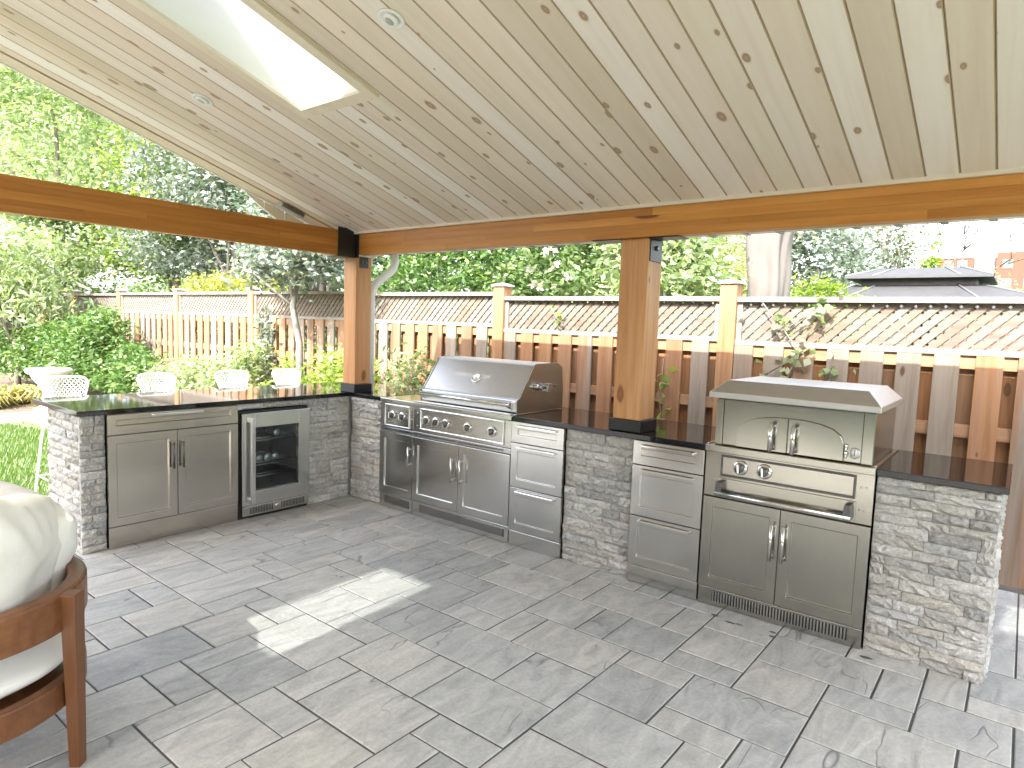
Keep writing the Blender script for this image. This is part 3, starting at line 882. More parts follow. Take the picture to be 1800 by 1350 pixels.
mb.build('control_bezel', M['polish'], gr, .004)
for i, u in enumerate((.950, 1.052, 1.156, 1.376, 1.604)): knob(FY, gr, u, .772, .0165, .032, (.1, -.2, .3, 0, .15)[i])
screw(FY, gr, 1.745, .820, .012); screw(FY, gr, 1.745, .720, .012); screw(FY, gr, .845, .820, .012); screw(FY, gr, .845, .720, .012)
FY.add('vent_trim', M['steel'], gr, .804, 1.774, -.004, .014, .636, .670)
slat_vent(FY, gr, 1.28, 1.71, .646, .660, .014, .007, .003)
slat_vent(FY, gr, .875, 1.26, .646, .660, .014, .007, .003)
for a, c, hu in ((.806, 1.290, 1.246), (1.294, 1.774, 1.332)):
    d_ = shaker(FY, gr, 'door', a, c, .128, .628, (.052, .050, .056, .058), M['steel_v'])
    bar_handle(FY, d_, hu, .348, .530)
FY.add('toe_kick', M['steel'], gr, .806, 1.774, -.004, .012, .004, .122)
slat_vent(FY, gr, .882, 1.736, .042, .100, .012, .008, .004)

# ---- drawer units
def drawer_unit(x0, x1, label):
    d = empty('drawer_cabinet', ((x0 + x1) / 2, .3, 0), label, 'cabinet', 'three drawer steel cabinets in the long counter')
    box('carcass', M['dark_steel'], d, x0 + .004, x1 - .004, .004, .598, .002, .868)
    for z0, z1, it in ((.726, .866, .040), (.418, .720, .048), (.112, .412, .048)):
        s = shaker(FY, d, 'drawer_front', x0 + .003, x1 - .003, z0, z1, (.052, .052, .055 if z1 < .8 else .052, it + .004), M['steel_v'])
        ledge_handle(FY, s, x0 + .060, x1 - .058, z1 - .026)
    FY.add('toe_kick', M['steel'], d, x0 + .003, x1 - .003, -.004, .012, .004, .106)
    return d
drawer_unit(1.778, 2.212, 'three drawer stainless cabinet next to the grill')
drawer_unit(2.706, 3.150, 'three drawer stainless cabinet next to the pizza oven')

# ---- pizza oven
ov = empty('pizza_oven', (3.57, .3, 0), 'stainless outdoor pizza oven with hipped roof and arched double doors', 'pizza oven')
box('carcass', M['dark_steel'], ov, 3.156, 3.982, .004, .640, .002, .866)
box('top_flange', M['oven_steel'], ov, 3.150, 3.986, -.024, .660, .868, .906, .004)
for x0, x1 in ((3.152, 3.162), (3.974, 3.984)):
    box('flange_lip', M['polish'], ov, x0, x1, .0, .655, .906, .912, .002)
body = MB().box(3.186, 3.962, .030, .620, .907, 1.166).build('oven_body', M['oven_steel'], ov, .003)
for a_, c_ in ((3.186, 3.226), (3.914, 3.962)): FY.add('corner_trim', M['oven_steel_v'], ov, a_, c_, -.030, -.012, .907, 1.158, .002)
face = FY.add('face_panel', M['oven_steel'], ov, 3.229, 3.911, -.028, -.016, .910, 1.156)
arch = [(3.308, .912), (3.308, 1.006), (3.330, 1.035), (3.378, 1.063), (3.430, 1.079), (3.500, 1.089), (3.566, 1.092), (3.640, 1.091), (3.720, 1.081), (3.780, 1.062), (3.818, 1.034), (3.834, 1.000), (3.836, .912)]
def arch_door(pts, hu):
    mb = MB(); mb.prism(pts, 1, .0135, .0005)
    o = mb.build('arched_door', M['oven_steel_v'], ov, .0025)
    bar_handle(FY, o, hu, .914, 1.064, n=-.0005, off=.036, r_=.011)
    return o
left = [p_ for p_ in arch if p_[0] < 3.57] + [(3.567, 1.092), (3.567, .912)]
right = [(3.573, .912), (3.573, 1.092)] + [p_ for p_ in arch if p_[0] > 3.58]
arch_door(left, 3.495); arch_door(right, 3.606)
mb = MB()
for z in (.930, .965): mb.lathe([(.006, 0), (.007, .002), (.007, .028), (.006, .03)], (3.845, .004, z), (0, 0, 1), 10)
mb.build('hinge', M['polish'], ov)
tg = MB().lathe([(.026, 0), (.027, .006), (.023, .009), (.0225, .007)], (3.883, .016, .957), (0, -1, 0), 24).build('temperature_gauge', M['polish'], ov)
MB().lathe([(.0222, .007), (.0222, .008), (.001, .008)], (3.883, .016, .957), (0, -1, 0), 20).build('gauge_face', M['gauge'], tg)
mb = MB()
mb.add([(3.881, .0072, .945), (3.885, .0072, .945), (3.8855, .0072, .974), (3.884, .0072, .975)], [(0, 1, 2, 3)])
for k in range(10):
    q = R(-40 + k * 29)
    cq, sq = math.cos(q), math.sin(q)
    mb.add([(3.883 + cq * r_ - sq * ww, .0073, .957 + sq * r_ + cq * ww) for r_, ww in ((.016, .0006), (.020, .0006), (.020, -.0006), (.016, -.0006))], [(0, 1, 2, 3)])
mb.build('gauge_marks', M['vent_black'], tg)
x0, x1, y0, y1 = 3.150, 3.986, -.014, .650
a0, a1, c0, c1 = 3.232, 3.918, .050, .575
rf = MB()
vs = [(x0, y0, 1.166), (x1, y0, 1.166), (x1, y1, 1.166), (x0, y1, 1.166), (x0, y0, 1.196), (x1, y0, 1.196), (x1, y1, 1.196), (x0, y1, 1.196), (a0, c0, 1.264), (a1, c0, 1.264), (a1, c1, 1.264), (a0, c1, 1.264)]
fs = [(3, 2, 1, 0), (8, 9, 10, 11)] + [(k, (k + 1) % 4, 4 + (k + 1) % 4, 4 + k) for k in range(4)] + [(4 + k, 4 + (k + 1) % 4, 8 + (k + 1) % 4, 8 + k) for k in range(4)]
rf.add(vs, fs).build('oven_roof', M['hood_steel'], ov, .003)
FY.add('fascia', M['oven_steel'], ov, 3.154, 3.984, -.004, .012, .622, .868)
FY.add('control_panel', M['oven_steel'], ov, 3.250, 3.896, .012, .016, .752, .848)
mb = MB()
for q in ((3.240, 3.906, .848, .858), (3.240, 3.906, .740, .752), (3.240, 3.250, .752, .848), (3.896, 3.906, .752, .848)):
    FY.box(mb, q[0], q[1], .012, .021, q[2], q[3])
mb.build('control_bezel', M['dark_steel'], ov, .003)
for i, u in enumerate((3.348, 3.474)): knob(FY, ov, u, .802, .016, .034, .1)
FY.add('drop_panel', M['oven_steel'], ov, 3.232, 3.912, .012, .018, .634, .728)
for u, z in ((3.930, .800), (3.952, .800), (3.930, .690), (3.952, .690)): screw(FY, ov, u, z, .012)
mb = MB(); mb.tube([FY.pt(3.232, .062, .652), FY.pt(3.902, .062, .652)], .012, 14)
tb = mb.build('towel_bar', M['polish'], ov)
for u in (3.250, 3.884):
    mb = MB(); mb.prism([(u - .020, .640), (u + .020, .640), (u + .013, .715), (u - .013, .715)], 1, -.018, -.070)
    mb.build('bar_bracket', M['dark_steel'], tb, .003)
for a, c, hu in ((3.156, 3.568, 3.537), (3.572, 3.984, 3.597)):
    d_ = shaker(FY, ov, 'door', a, c, .108, .616, (.052, .050, .058, .052), M['oven_steel_v'])
    bar_handle(FY, d_, hu, .345, .540, r_=.008)
FY.add('toe_kick', M['oven_steel'], ov, 3.156, 3.984, -.004, .012, .004, .102)
slat_vent(FY, ov, 3.235, 3.920, .030, .090, .012, .0155, .0075)

# ------------------------------------------------------------------ house wall added out of view, to darken the steel's reflections
hs_ = empty('added_house_wall', (3, -9.7, -.05), 'added brown brick house wall out of view, there to darken steel reflections', 'house')
for x0, x1, z0, z1 in ((-7, 1.2, -.05, 3.1), (1.2, 3.6, 2.15, 3.1), (3.6, 6.2, -.05, .9), (3.6, 6.2, 2.2, 3.1), (6.2, 15, -.05, 3.1)):
    box('wall', M['house_brick'], hs_, x0, x1, -9.9, -9.6, z0, z1)
for x0, x1, z0, z1, nm in ((1.2, 3.6, -.05, 2.15, 'patio_door'), (3.6, 6.2, .9, 2.2, 'window')):
    mb = MB()
    for q in ((x0, x0 + .07, z0, z1), (x1 - .07, x1, z0, z1), ((x0 + x1) / 2 - .04, (x0 + x1) / 2 + .04, z0 + .07, z1 - .07), (x0 + .07, x1 - .07, z0, z0 + .07), (x0 + .07, x1 - .07, z1 - .07, z1)):
        mb.box(q[0], q[1], -9.72, -9.62, q[2], q[3])
    f_ = mb.build(nm, M['white_alu'], hs_)
    box('pane', M['window'], f_, x0 + .07, x1 - .07, -9.69, -9.67, z0 + .07, z1 - .07)
box('eave', M['white_alu'], hs_, -7.2, 15.2, -10.2, -9.2, 3.1, 3.25)

# ------------------------------------------------------------------ pavilion
pv = empty('timber_pavilion', (3.0, -3.0, 0), 'timber pavilion with cedar posts and whitewashed board ceiling over the kitchen', 'pavilion')
SL = .30
n_l = math.sqrt(1 + SL * SL); NRM = Vector((0, SL, 1)) / n_l; TAN = Vector((0, 1, -SL)) / n_l
RIDGE_Y, X0R, X1R, EAVE_Y = -3.0, -.225, 6.35, .42
def zc(y): return 2.235 - SL * (y + .03)
def SP(x, y, h): return Vector((x, y, zc(y))) + NRM * h
# posts
def post(x0, x1, y0, y1, z1, bx):
    p_ = cbox('post', M['post'], pv, x0, x1, y0, y1, .974, z1, .006)
    MB().box(x0 - bx, x1 + bx, y0 - bx, y1 + bx, .9035, .974).build('post_base', M['black_paint'], p_, .003)
    return p_
p1 = post(-.092, .070, -.012, .150, 2.048, .013)
p2 = post(2.532, 2.716, .026, .210, 2.058, .016)
p3 = cbox('post', M['post'], pv, 5.15, 5.334, .026, .210, 0, 2.058, .006)
# long beam in lamella strips, cross beam in strips
def lam_beam(axis, fix0, fix1, ranges, zs):
    for (z0, z1), cuts in zip(zs, ranges):
        for a, c in zip(cuts[:-1], cuts[1:]):
            if axis == 0: cbox('beam_strip', M['lam_x'], bm_, a + .0004, c - .0004, fix0, fix1, z0, z1 - .0006)
            else: cbox('beam_strip', M['lam_y'], bm_, fix0, fix1, a + .0004, c - .0004, z0, z1 - .0006)
bm_ = cbox('beam', M['beam_x'], pv, .072, X1R - .1, .0, .078, 2.060, 2.218)
lam_beam(0, -.020, -.0005, [[.072, 1.10, 2.3, 4.1, 6.2], [.072, .62, 1.5, 3.2, 6.2], [.072, .66, 1.9, 6.2], [.072, 2.75, 6.2]], [(2.058, 2.100), (2.100, 2.134), (2.134, 2.178), (2.178, 2.222)])
bm_ = cbox('beam', M['beam_y'], pv, -.022, .049, -6.0, -.035, 2.042, 2.236)
lam_beam(1, .0495, .070, [[-6.0, -2.9, -.035], [-6.0, -2.0, -1.3, -.035], [-6.0, -1.65, -.72, -.035], [-6.0, -.9, -.035], [-6.0, -1.45, -.035]], [(2.038, 2.078), (2.078, 2.110), (2.110, 2.158), (2.158, 2.204), (2.204, 2.240)])
# brackets
mb = MB()
mb.box(.0705, .0775, -.200, -.022, 2.030, 2.262)
mb.box(.0775, .118, -.0285, -.0215, 2.030, 2.222)
mb.box(-.10, .0705, -.19, -.03, 2.028, 2.035)
mb.build('corner_bracket', M['black_paint'], pv, .002)
mb = MB(); mb.box(.0705, .0760, .020, .110, 1.955, 2.046)
o = mb.build('post_plate', M['black_paint'], pv, .002)
mb = MB()
for y in (.045, .085): mb.lathe([(.010, 0), (.010, .008), (.007, .010), (.001, .010)], (.0760, y, 2.0), (1, 0, 0), 6, False)
mb.build('bolt_head', M['dark_steel'], o)
for sx, xx in ((1, 2.7165), (-1, 2.5315)):
    mb = MB(); a, c = (xx, xx + .006) if sx > 0 else (xx - .006, xx)
    mb.box(a, c, .040, .190, 1.925, 2.052)
    mb.box(min(xx, xx + sx * .19), max(xx, xx + sx * .19), .004, .150, 2.0525, 2.0585)
    o = mb.build('post_plate', M['black_paint'], pv, .002)
    MB().lathe([(.014, 0), (.014, .010), (.010, .013), (.001, .013)], (c if sx > 0 else a, .115, 2.005), (sx, 0, 0), 6, False).build('bolt_head', M['dark_steel'], o)
# ceiling trim along the long beam and rake trims
MB().prism([(-.046, 2.222), (-.0205, 2.222), (-.0205, 2.236), (-.030, 2.243), (-.046, 2.243)], 0, .02, X1R - .15).build('ceiling_trim', M['pine_trim'], pv)
# sky lights: (x0, x1, ya(upper), yb(lower), depth, slope sign)
SKY = [(1.335, 1.845, -2.53, -1.38, .55), (5.02, 5.50, -2.74, -1.63, .22)]
# ceiling boards
PW = .1273
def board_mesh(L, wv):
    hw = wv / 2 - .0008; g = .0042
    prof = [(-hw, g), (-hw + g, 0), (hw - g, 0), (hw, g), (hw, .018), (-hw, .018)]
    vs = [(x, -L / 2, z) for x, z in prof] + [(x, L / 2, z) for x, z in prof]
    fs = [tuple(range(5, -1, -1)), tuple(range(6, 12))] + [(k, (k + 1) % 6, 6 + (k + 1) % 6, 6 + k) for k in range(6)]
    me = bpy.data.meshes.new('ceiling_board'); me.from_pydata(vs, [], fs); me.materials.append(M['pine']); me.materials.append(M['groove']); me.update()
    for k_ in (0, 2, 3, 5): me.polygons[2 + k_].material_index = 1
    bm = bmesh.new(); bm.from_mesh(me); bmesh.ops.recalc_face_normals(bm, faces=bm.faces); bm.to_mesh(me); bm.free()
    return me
cache = {}
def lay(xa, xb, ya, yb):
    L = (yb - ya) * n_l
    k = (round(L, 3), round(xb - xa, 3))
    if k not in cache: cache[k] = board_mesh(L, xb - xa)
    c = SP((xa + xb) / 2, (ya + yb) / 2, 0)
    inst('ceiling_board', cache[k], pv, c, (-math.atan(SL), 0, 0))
xs = [4.337 - PW * k for k in range(36, -18, -1)]
xs = [x for x in xs if x > -.05 and x < X1R - .02]
xs = [-.078] + xs + [X1R - .01]
YE = .0745
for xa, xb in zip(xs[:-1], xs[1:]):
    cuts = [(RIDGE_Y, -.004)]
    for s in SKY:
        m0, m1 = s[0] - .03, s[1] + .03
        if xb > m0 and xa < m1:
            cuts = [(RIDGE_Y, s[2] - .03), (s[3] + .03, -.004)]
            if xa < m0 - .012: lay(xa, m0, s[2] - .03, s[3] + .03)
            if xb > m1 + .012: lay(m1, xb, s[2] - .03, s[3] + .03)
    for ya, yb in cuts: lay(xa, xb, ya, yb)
# roof build-up (deck) round the openings
def slab(name, mat, xa, xb, ya, yb, h0, h1, par=pv, sgn=1):
    f = SP if sgn > 0 else SPS
    mb = MB()
    c = [f(xa, ya, h0), f(xb, ya, h0), f(xb, yb, h0), f(xa, yb, h0), f(xa, ya, h1), f(xb, ya, h1), f(xb, yb, h1), f(xa, yb, h1)]
    mb.add(c, [(0, 3, 2, 1), (4, 5, 6, 7), (0, 1, 5, 4), (1, 2, 6, 5), (2, 3, 7, 6), (3, 0, 4, 7)])
    return mb.build(name, mat, par)
def SPS(x, y, h):                                         # far (south) slope mirrored at the ridge
    q = SP(x, 2 * RIDGE_Y - y, h)
    return Vector((q.x, 2 * RIDGE_Y - q.y, q.z))
for s_, f in ((1, SP), (-1, SPS)):
    sk = SKY if s_ > 0 else [(2.01, 2.46, -4.81, -3.89, .22)]
    ylo, yhi = (RIDGE_Y, EAVE_Y) if s_ > 0 else (-5.8, RIDGE_Y)
    mb = MB()
    def sl(xa, xb, ya, yb, h0=.019, h1=.17):
        c = [f(xa, ya, h0), f(xb, ya, h0), f(xb, yb, h0), f(xa, yb, h0), f(xa, ya, h1), f(xb, ya, h1), f(xb, yb, h1), f(xa, yb, h1)]
        mb.add(c, [(0, 3, 2, 1), (4, 5, 6, 7), (0, 1, 5, 4), (1, 2, 6, 5), (2, 3, 7, 6), (3, 0, 4, 7)])
    xprev = X0R + .012
    for q in sorted(sk):
        sl(xprev, q[0] - .02, ylo, yhi)
        sl(q[0] - .02, q[1] + .02, ylo, q[2] - .02); sl(q[0] - .02, q[1] + .02, q[3] + .02, yhi)
        xprev = q[1] + .02
    sl(xprev, X1R, ylo, yhi)
    mb.build('roof', M['shingle'], pv)
    for q in sk:
        D = q[4]
        o = slab('skylight', M['skyglass'], q[0] - .02, q[1] + .02, q[2] - .02, q[3] + .02, D + .01, D + .018, sgn=s_)
        def wall(xa, xb, ya, yb, h0, h1, mat=M['ply'], nm='shaft_wall'):
            c = [f(xa, ya, h0), f(xb, ya, h0), f(xb, yb, h0), f(xa, yb, h0), f(xa, ya, h1), f(xb, ya, h1), f(xb, yb, h1), f(xa, yb, h1)]
            MB().add(c, [(0, 3, 2, 1), (4, 5, 6, 7), (0, 1, 5, 4), (1, 2, 6, 5), (2, 3, 7, 6), (3, 0, 4, 7)]).build(nm, mat, o)
        wall(q[0] - .019, q[0], q[2] - .019, q[3] + .019, .0005, D + .008)
        wall(q[1], q[1] + .019, q[2] - .019, q[3] + .019, .0005, D + .008)
        wall(q[0], q[1], q[2] - .019, q[2], .0005, D + .008)
        wall(q[0], q[1], q[3], q[3] + .019, .0005, D + .008)
        if s_ > 0:
            e = .058
            for (xa, xb, ya, yb) in ((q[0] - e, q[0] + .004, q[2] - e, q[3] + e), (q[1] - .004, q[1] + e, q[2] - e, q[3] + e),
                                     (q[0] + .004, q[1] - .004, q[2] - e, q[2] + .004), (q[0] + .004, q[1] - .004, q[3] - .004, q[3] + e)):
                wall(xa, xb, ya, yb, -.016, -.0005, M['pine_rake'], 'skylight_trim')
# south ceiling lining (one plain sheet each side of the opening)
mb = MB()
for xa, xb, ya, yb in ((-.078, 2.01, -5.75, -3.0), (2.46, X1R, -5.75, -3.0), (2.01, 2.46, -5.75, -4.81), (2.01, 2.46, -3.89, -3.0)):
    c = [SPS(xa, ya, 0), SPS(xb, ya, 0), SPS(xb, yb, 0), SPS(xa, yb, 0), SPS(xa, ya, .018), SPS(xb, ya, .018), SPS(xb, yb, .018), SPS(xa, yb, .018)]
    mb.add(c, [(0, 3, 2, 1), (4, 5, 6, 7), (0, 1, 5, 4), (1, 2, 6, 5), (2, 3, 7, 6), (3, 0, 4, 7)])
mb.build('ceiling_lining', M['pine_trim'], pv)
# rake: brown joint, then a cream board, fascia
slab('rake_joint', M['brown_line'], -.092, -.079, RIDGE_Y, .3, .003, .018)
slab('rake_board', M['pine_rake'], -.222, -.093, RIDGE_Y, EAVE_Y, -.004, .018)
slab('rake_fascia', M['white_alu'], -.240, -.2235, RIDGE_Y, EAVE_Y + .02, -.010, .19)
slab('rake_board', M['pine_rake'], -.222, -.093, -5.8, RIDGE_Y, -.004, .018, sgn=-1)
slab('rake_fascia', M['white_alu'], -.240, -.2235, -5.8, RIDGE_Y, -.010, .19, sgn=-1)
# eave: soffit, fascia, gutter, downspout
box('soffit', M['white_alu'], pv, -.10, X1R, .082, EAVE_Y, 2.121, 2.127)
box('eave_fascia', M['white_alu'], pv, X0R, X1R, EAVE_Y + .001, EAVE_Y + .018, 2.112, 2.27)
box('gutter', M['white_alu'], pv, X0R, X1R, EAVE_Y + .019, EAVE_Y + .115, 2.118, 2.235, .008)
x = -.1
while x < X1R - .1:
    box('gutter_hanger', M['dark_steel'], pv, x, x + .035, EAVE_Y + .0195, EAVE_Y + .11, 2.1105, 2.1175)
    x += .20
mb = MB()
mb.tube([(-.005, .475, 2.118), (-.005, .475, 2.035), (-.005, .455, 1.985), (-.005, .42, 1.95), (0.0, .285, 1.86), (0.0, .225, 1.80), (0.0, .205, 1.73), (0.0, .2, .3)], .036, 10)
mb.build('downspout', M['white_alu'], pv)
# white ribbed cornice return at the gable foot
yz = [(-.84, 2.470), (-.66, 2.352), (-.48, 2.25), (-.30, 2.155), (-.12, 2.065), (.06, 2.045), (.24, 2.035), (.42, 2.03)]
for (ya, za), (yb, zb) in zip(yz[:-1], yz[1:]):
    MB().prism([(ya + .003, za), (yb - .003, zb), (yb - .003, zc(yb) - .012), (ya + .003, max(za + .001, zc(ya) - .012))], 0, -.262, -.2415).build('soffit_panel', M['white_alu'], pv)
# junction box strapped below the rake
jb = empty('junction_box', tuple(SP(-.115, -.5, -.02)), 'small grey box fixed under the gable rake above the cross beam', 'junction box')
mb = MB()
def sbx(mb, xa, xb, ya, yb, h0, h1):
    c = [SP(xa, ya, h0), SP(xb, ya, h0), SP(xb, yb, h0), SP(xa, yb, h0), SP(xa, ya, h1), SP(xb, ya, h1), SP(xb, yb, h1), SP(xa, yb, h1)]
    mb.add(c, [(0, 3, 2, 1), (4, 5, 6, 7), (0, 1, 5, 4), (1, 2, 6, 5), (2, 3, 7, 6), (3, 0, 4, 7)])
sbx(mb, -.150, -.080, -.60, -.40, -.040, -.0045)
mb.build('case', M['grey_box'], jb, .004)
mb = MB(); sbx(mb, -.079, -.072, -.59, -.41, -.034, -.010); mb.build('front_lens', M['dark_steel'], jb, .002)
# recessed lights
def downlight(x, y, label):
    r0 = empty('recessed_light', tuple(SP(x, y, 0)), label, 'ceiling light', 'recessed ceiling lights')
    MB().lathe([(.040, -.001), (.056, -.001), (.058, -.004), (.056, -.008), (.044, -.009), (.040, -.004)], SP(x, y, 0), NRM, 32).build('trim_ring', M['white'], r0)
    m2 = MB(); m2.lathe([(.030, -.016), (.034, -.012), (.036, -.003), (.001, -.003)], SP(x, y, 0), (NRM + Vector((.18, .15, 0))).normalized(), 24); m2.build('swivel_eye', M['white'], r0)
    m3 = MB(); m3.lathe([(.019, -.0175), (.020, -.0165), (.001, -.0165)], SP(x, y, 0), (NRM + Vector((.18, .15, 0))).normalized(), 18); m3.build('lamp_lens', M['grey_box'], r0)
downlight(2.391, -1.674, 'white round recessed ceiling light right of the skylight, nearer the camera')
downlight(.772, -1.640, 'white round recessed ceiling light left of the skylight, near the gable')

# ------------------------------------------------------------------ fence
fe = empty('board_fence', (-2, 1.5, 0), 'tall cedar board fence with lattice top along the whole garden', 'fence')
frg = random.Random(3)
PX = [2.685 + 2.270 * k for k in (1, 0, -1, -2, -3, -4, -5, -6, -7)]
for x in PX:
    p_ = cbox('fence_post', M['fence_post'], fe, x - .065, x + .065, 1.435, 1.565, -.05, 1.895, .004)
    mb = MB()
    mb.box(x - .082, x + .082, 1.418, 1.582, 1.8955, 1.912)
    mb.add([(x - .076, 1.424, 1.9122), (x + .076, 1.424, 1.9122), (x + .076, 1.576, 1.9122), (x - .076, 1.576, 1.9122), (x, 1.5, 1.935)], [(0, 1, 4), (1, 2, 4), (2, 3, 4), (3, 0, 4), (3, 2, 1, 0)])
    mb.build('post_cap', M['cap'], p_)
for pi in range(len(PX) - 1):
    xb, xa = PX[pi] - .067, PX[pi + 1] + .067
    dz = (-.003, .015, .060, .072, .072, .065, .05, .04)[pi]
    dc = (-.040, -.036, .008, .030, .030, .025, .015, .0)[pi]
    cbox('cap_rail', M['rail'], fe, xa, xb, 1.444, 1.556, 1.796 + dc, 1.834 + dc, .002)
    cbox('lattice_rail', M['rail'], fe, xa, xb, 1.448, 1.552, 1.436 + dz, 1.472 + dz, .002)
    cbox('lattice_stile', M['rail'], fe, xa, xa + .038, 1.468, 1.530, 1.473 + dz, 1.795 + dc)
    cbox('lattice_stile', M['rail'], fe, xb - .038, xb, 1.468, 1.530, 1.473 + dz, 1.795 + dc)
    for z0, z1 in ((1.352, 1.435), (.918, 1.000), (.130, .215)):
        cbox('fence_rail', M['rail_fresh'], fe, xa, xb, 1.466, 1.502, z0 + dz, z1 + dz)
    # boards in front and behind
    n = 10; sp = (xb - xa) / n
    for k in range(n):
        cx = xa + sp * (k + .36) + frg.uniform(-.008, .008)
        cbox('fence_board', M['fence'], fe, cx - .069, cx + .069, 1.4455, 1.465, .035 + frg.uniform(-.01, .01), 1.435 + dz)
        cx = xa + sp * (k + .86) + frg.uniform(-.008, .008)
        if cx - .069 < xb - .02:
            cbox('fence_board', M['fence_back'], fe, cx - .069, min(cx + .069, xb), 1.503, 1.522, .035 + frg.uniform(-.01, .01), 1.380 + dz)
    # lattice: two layers of crossing strips, clipped to the panel
    za, zb = 1.473 + dz, 1.795 + dc
    h = zb - za
    L0, L1 = xa + .038, xb - .038
    step = .082; wv = .059
    lmesh = []
    for layer, sgn in ((0, 1), (1, -1)):
        yy = 1.490 if layer == 0 else 1.499
        c0 = L0 - h
        k = 0
        while c0 < L1:
            # strip runs from bottom x=c0 to top x=c0+h (sgn>0) or reversed
            def X(z, e): return (c0 + (z - za) if sgn > 0 else c0 + h - (z - za)) + e
            # clip in z so that it stays within L0..L1
            zs = [za, zb]
            pts_lo = []
            poly = [(X(za, 0), za), (X(za, wv), za), (X(zb, wv), zb), (X(zb, 0), zb)]
            def clip(poly, lim, lo):
                out = []
                for i in range(len(poly)):
                    a, c = poly[i], poly[(i + 1) % len(poly)]
                    ia = a[0] >= lim if lo else a[0] <= lim
                    ic = c[0] >= lim if lo else c[0] <= lim
                    if ia: out.append(a)
                    if ia != ic:
                        t_ = (lim - a[0]) / (c[0] - a[0]); out.append((lim, a[1] + t_ * (c[1] - a[1])))
                return out
            poly = clip(poly, L0, True)
            if len(poly) > 2: poly = clip(poly, L1, False)
            if len(poly) > 2:
                if pi <= 2:
                    MB().prism(poly, 1, yy, yy + .0085).build('lattice_slat', M['lattice'], fe, origin=(poly[0][0], yy, poly[0][1]))
                else:
                    lmesh.append((poly, yy))
            c0 += step
            k += 1
    if lmesh:
        mb = MB()
        for poly, yy in lmesh: mb.prism(poly, 1, yy, yy + .0085)
        tag(mb.build('lattice_panel', M['lattice'], fe), kind='stuff')

# ------------------------------------------------------------------ bar stools
def make_stool():
    st = empty('bar_stool', (-1.2, -1.685, 0), '', 'bar stool', 'white wire bar stools behind the peninsula')
    ox, oy = -1.2, -1.685
    legs = []
    for sx, sy in ((1, 1), (1, -1), (-1, 1), (-1, -1)):
        MB().tube([(ox + .01 + sx * .14, oy + sy * .15, .68), (ox + .01 + sx * .215, oy + sy * .215, .0)], .0085, 8).build('leg', M['white_wire'], st)
    q = .183
    MB().tube([(ox + .01 + a * q, oy + c * q * 1.02, .24) for a, c in ((1, 1), (1, -1), (-1, -1), (-1, 1))], .006, 6, closed=True).build('foot_ring', M['white_wire'], st)
    # seat: outline loop and mesh
    def seat_pt(a, c):      # a front(+)-back(-), c side -1..1
        w_ = .175 + .03 * a
        return (ox + .02 + a * .19, oy + c * w_, .685 + .02 * c * c + .01 * a * a)
    loop = []
    for t_ in range(24):
        q = 2 * math.pi * t_ / 24
        a, c = math.cos(q), math.sin(q)
        m_ = max(abs(a), abs(c)) ** .55
        loop.append(seat_pt(max(-1, min(1, a / m_)), max(-1, min(1, c / m_))))
    se = MB().tube(loop, .0075, 6, closed=True).build('seat', M['white_wire'], st)
    mb = MB()
    for k in range(-8, 9):
        t_ = k / 8
        for sgn in (1, -1):
            pts = []
            for j in range(9):
                a = -1 + j / 4; c = t_ * 2 + sgn * a
                if abs(c) <= 1: pts.append(seat_pt(a, c))
            if len(pts) > 1: mb.tube(pts, .0028, 4, False)
    mb.build('seat_mesh', M['white_wire'], se)
    # backrest: low shell, rounded trapezoid, leaning back
    def bk(u, v):           # u -1..1 across, v 0..1 up
        hw = .118 + .052 * min(1, v * 1.0) if v < .55 else .17 - .02 * ((v - .55) / .45)
        x = ox - .175 - .045 * v + .065 * u * u
        return (x, oy + u * hw, .822 + v * .168)
    outl = [(-.75, 0), (0, -.01), (.75, 0), (.95, .06), (1, .2), (1, .5), (1, .8), (.92, .95), (.75, 1), (0, 1.02), (-.75, 1), (-.92, .95), (-1, .8), (-1, .5), (-1, .2), (-.95, .06)]
    ba = MB().tube([bk(*p_) for p_ in outl], .009, 8, closed=True).build('backrest', M['white_wire'], st)
    mb = MB()
    for k in range(-12, 13):
        for sgn in (1, -1):
            pts = []
            for j in range(7):
                v = j / 6; u = k / 5.5 + sgn * (v - .5) * .9
                if abs(u) <= .98: pts.append(bk(u, v))
            if len(pts) > 1: mb.tube(pts, .0036, 4, False)
    mb.build('backrest_mesh', M['white_wire'], ba)
    mb = MB()
    for s in (1, -1):
        mb.tube([bk(s * .8, .02), (ox - .185, oy + s * .115, .75), (ox - .13, oy + s * .13, .69)], .008, 6)
    mb.build('back_support', M['white_wire'], st)
    return st
st0 = make_stool()
SL_ = ['white wire bar stool at the lawn end of the peninsula, beside the stone urn', 'white wire bar stool second from the lawn end of the peninsula',
       'white wire bar stool third from the lawn end, in front of the fence shrubs', 'white wire bar stool closest to the corner cedar post']
for i, y in enumerate((-1.685, -1.0, -.335, .25)):
    s = st0 if i == 0 else copy_tree(st0)
    s.location = (-1.2, y, 0); s['label'] = SL_[i]
    s.rotation_euler = (0, 0, (0, .03, -.04, .02)[i])

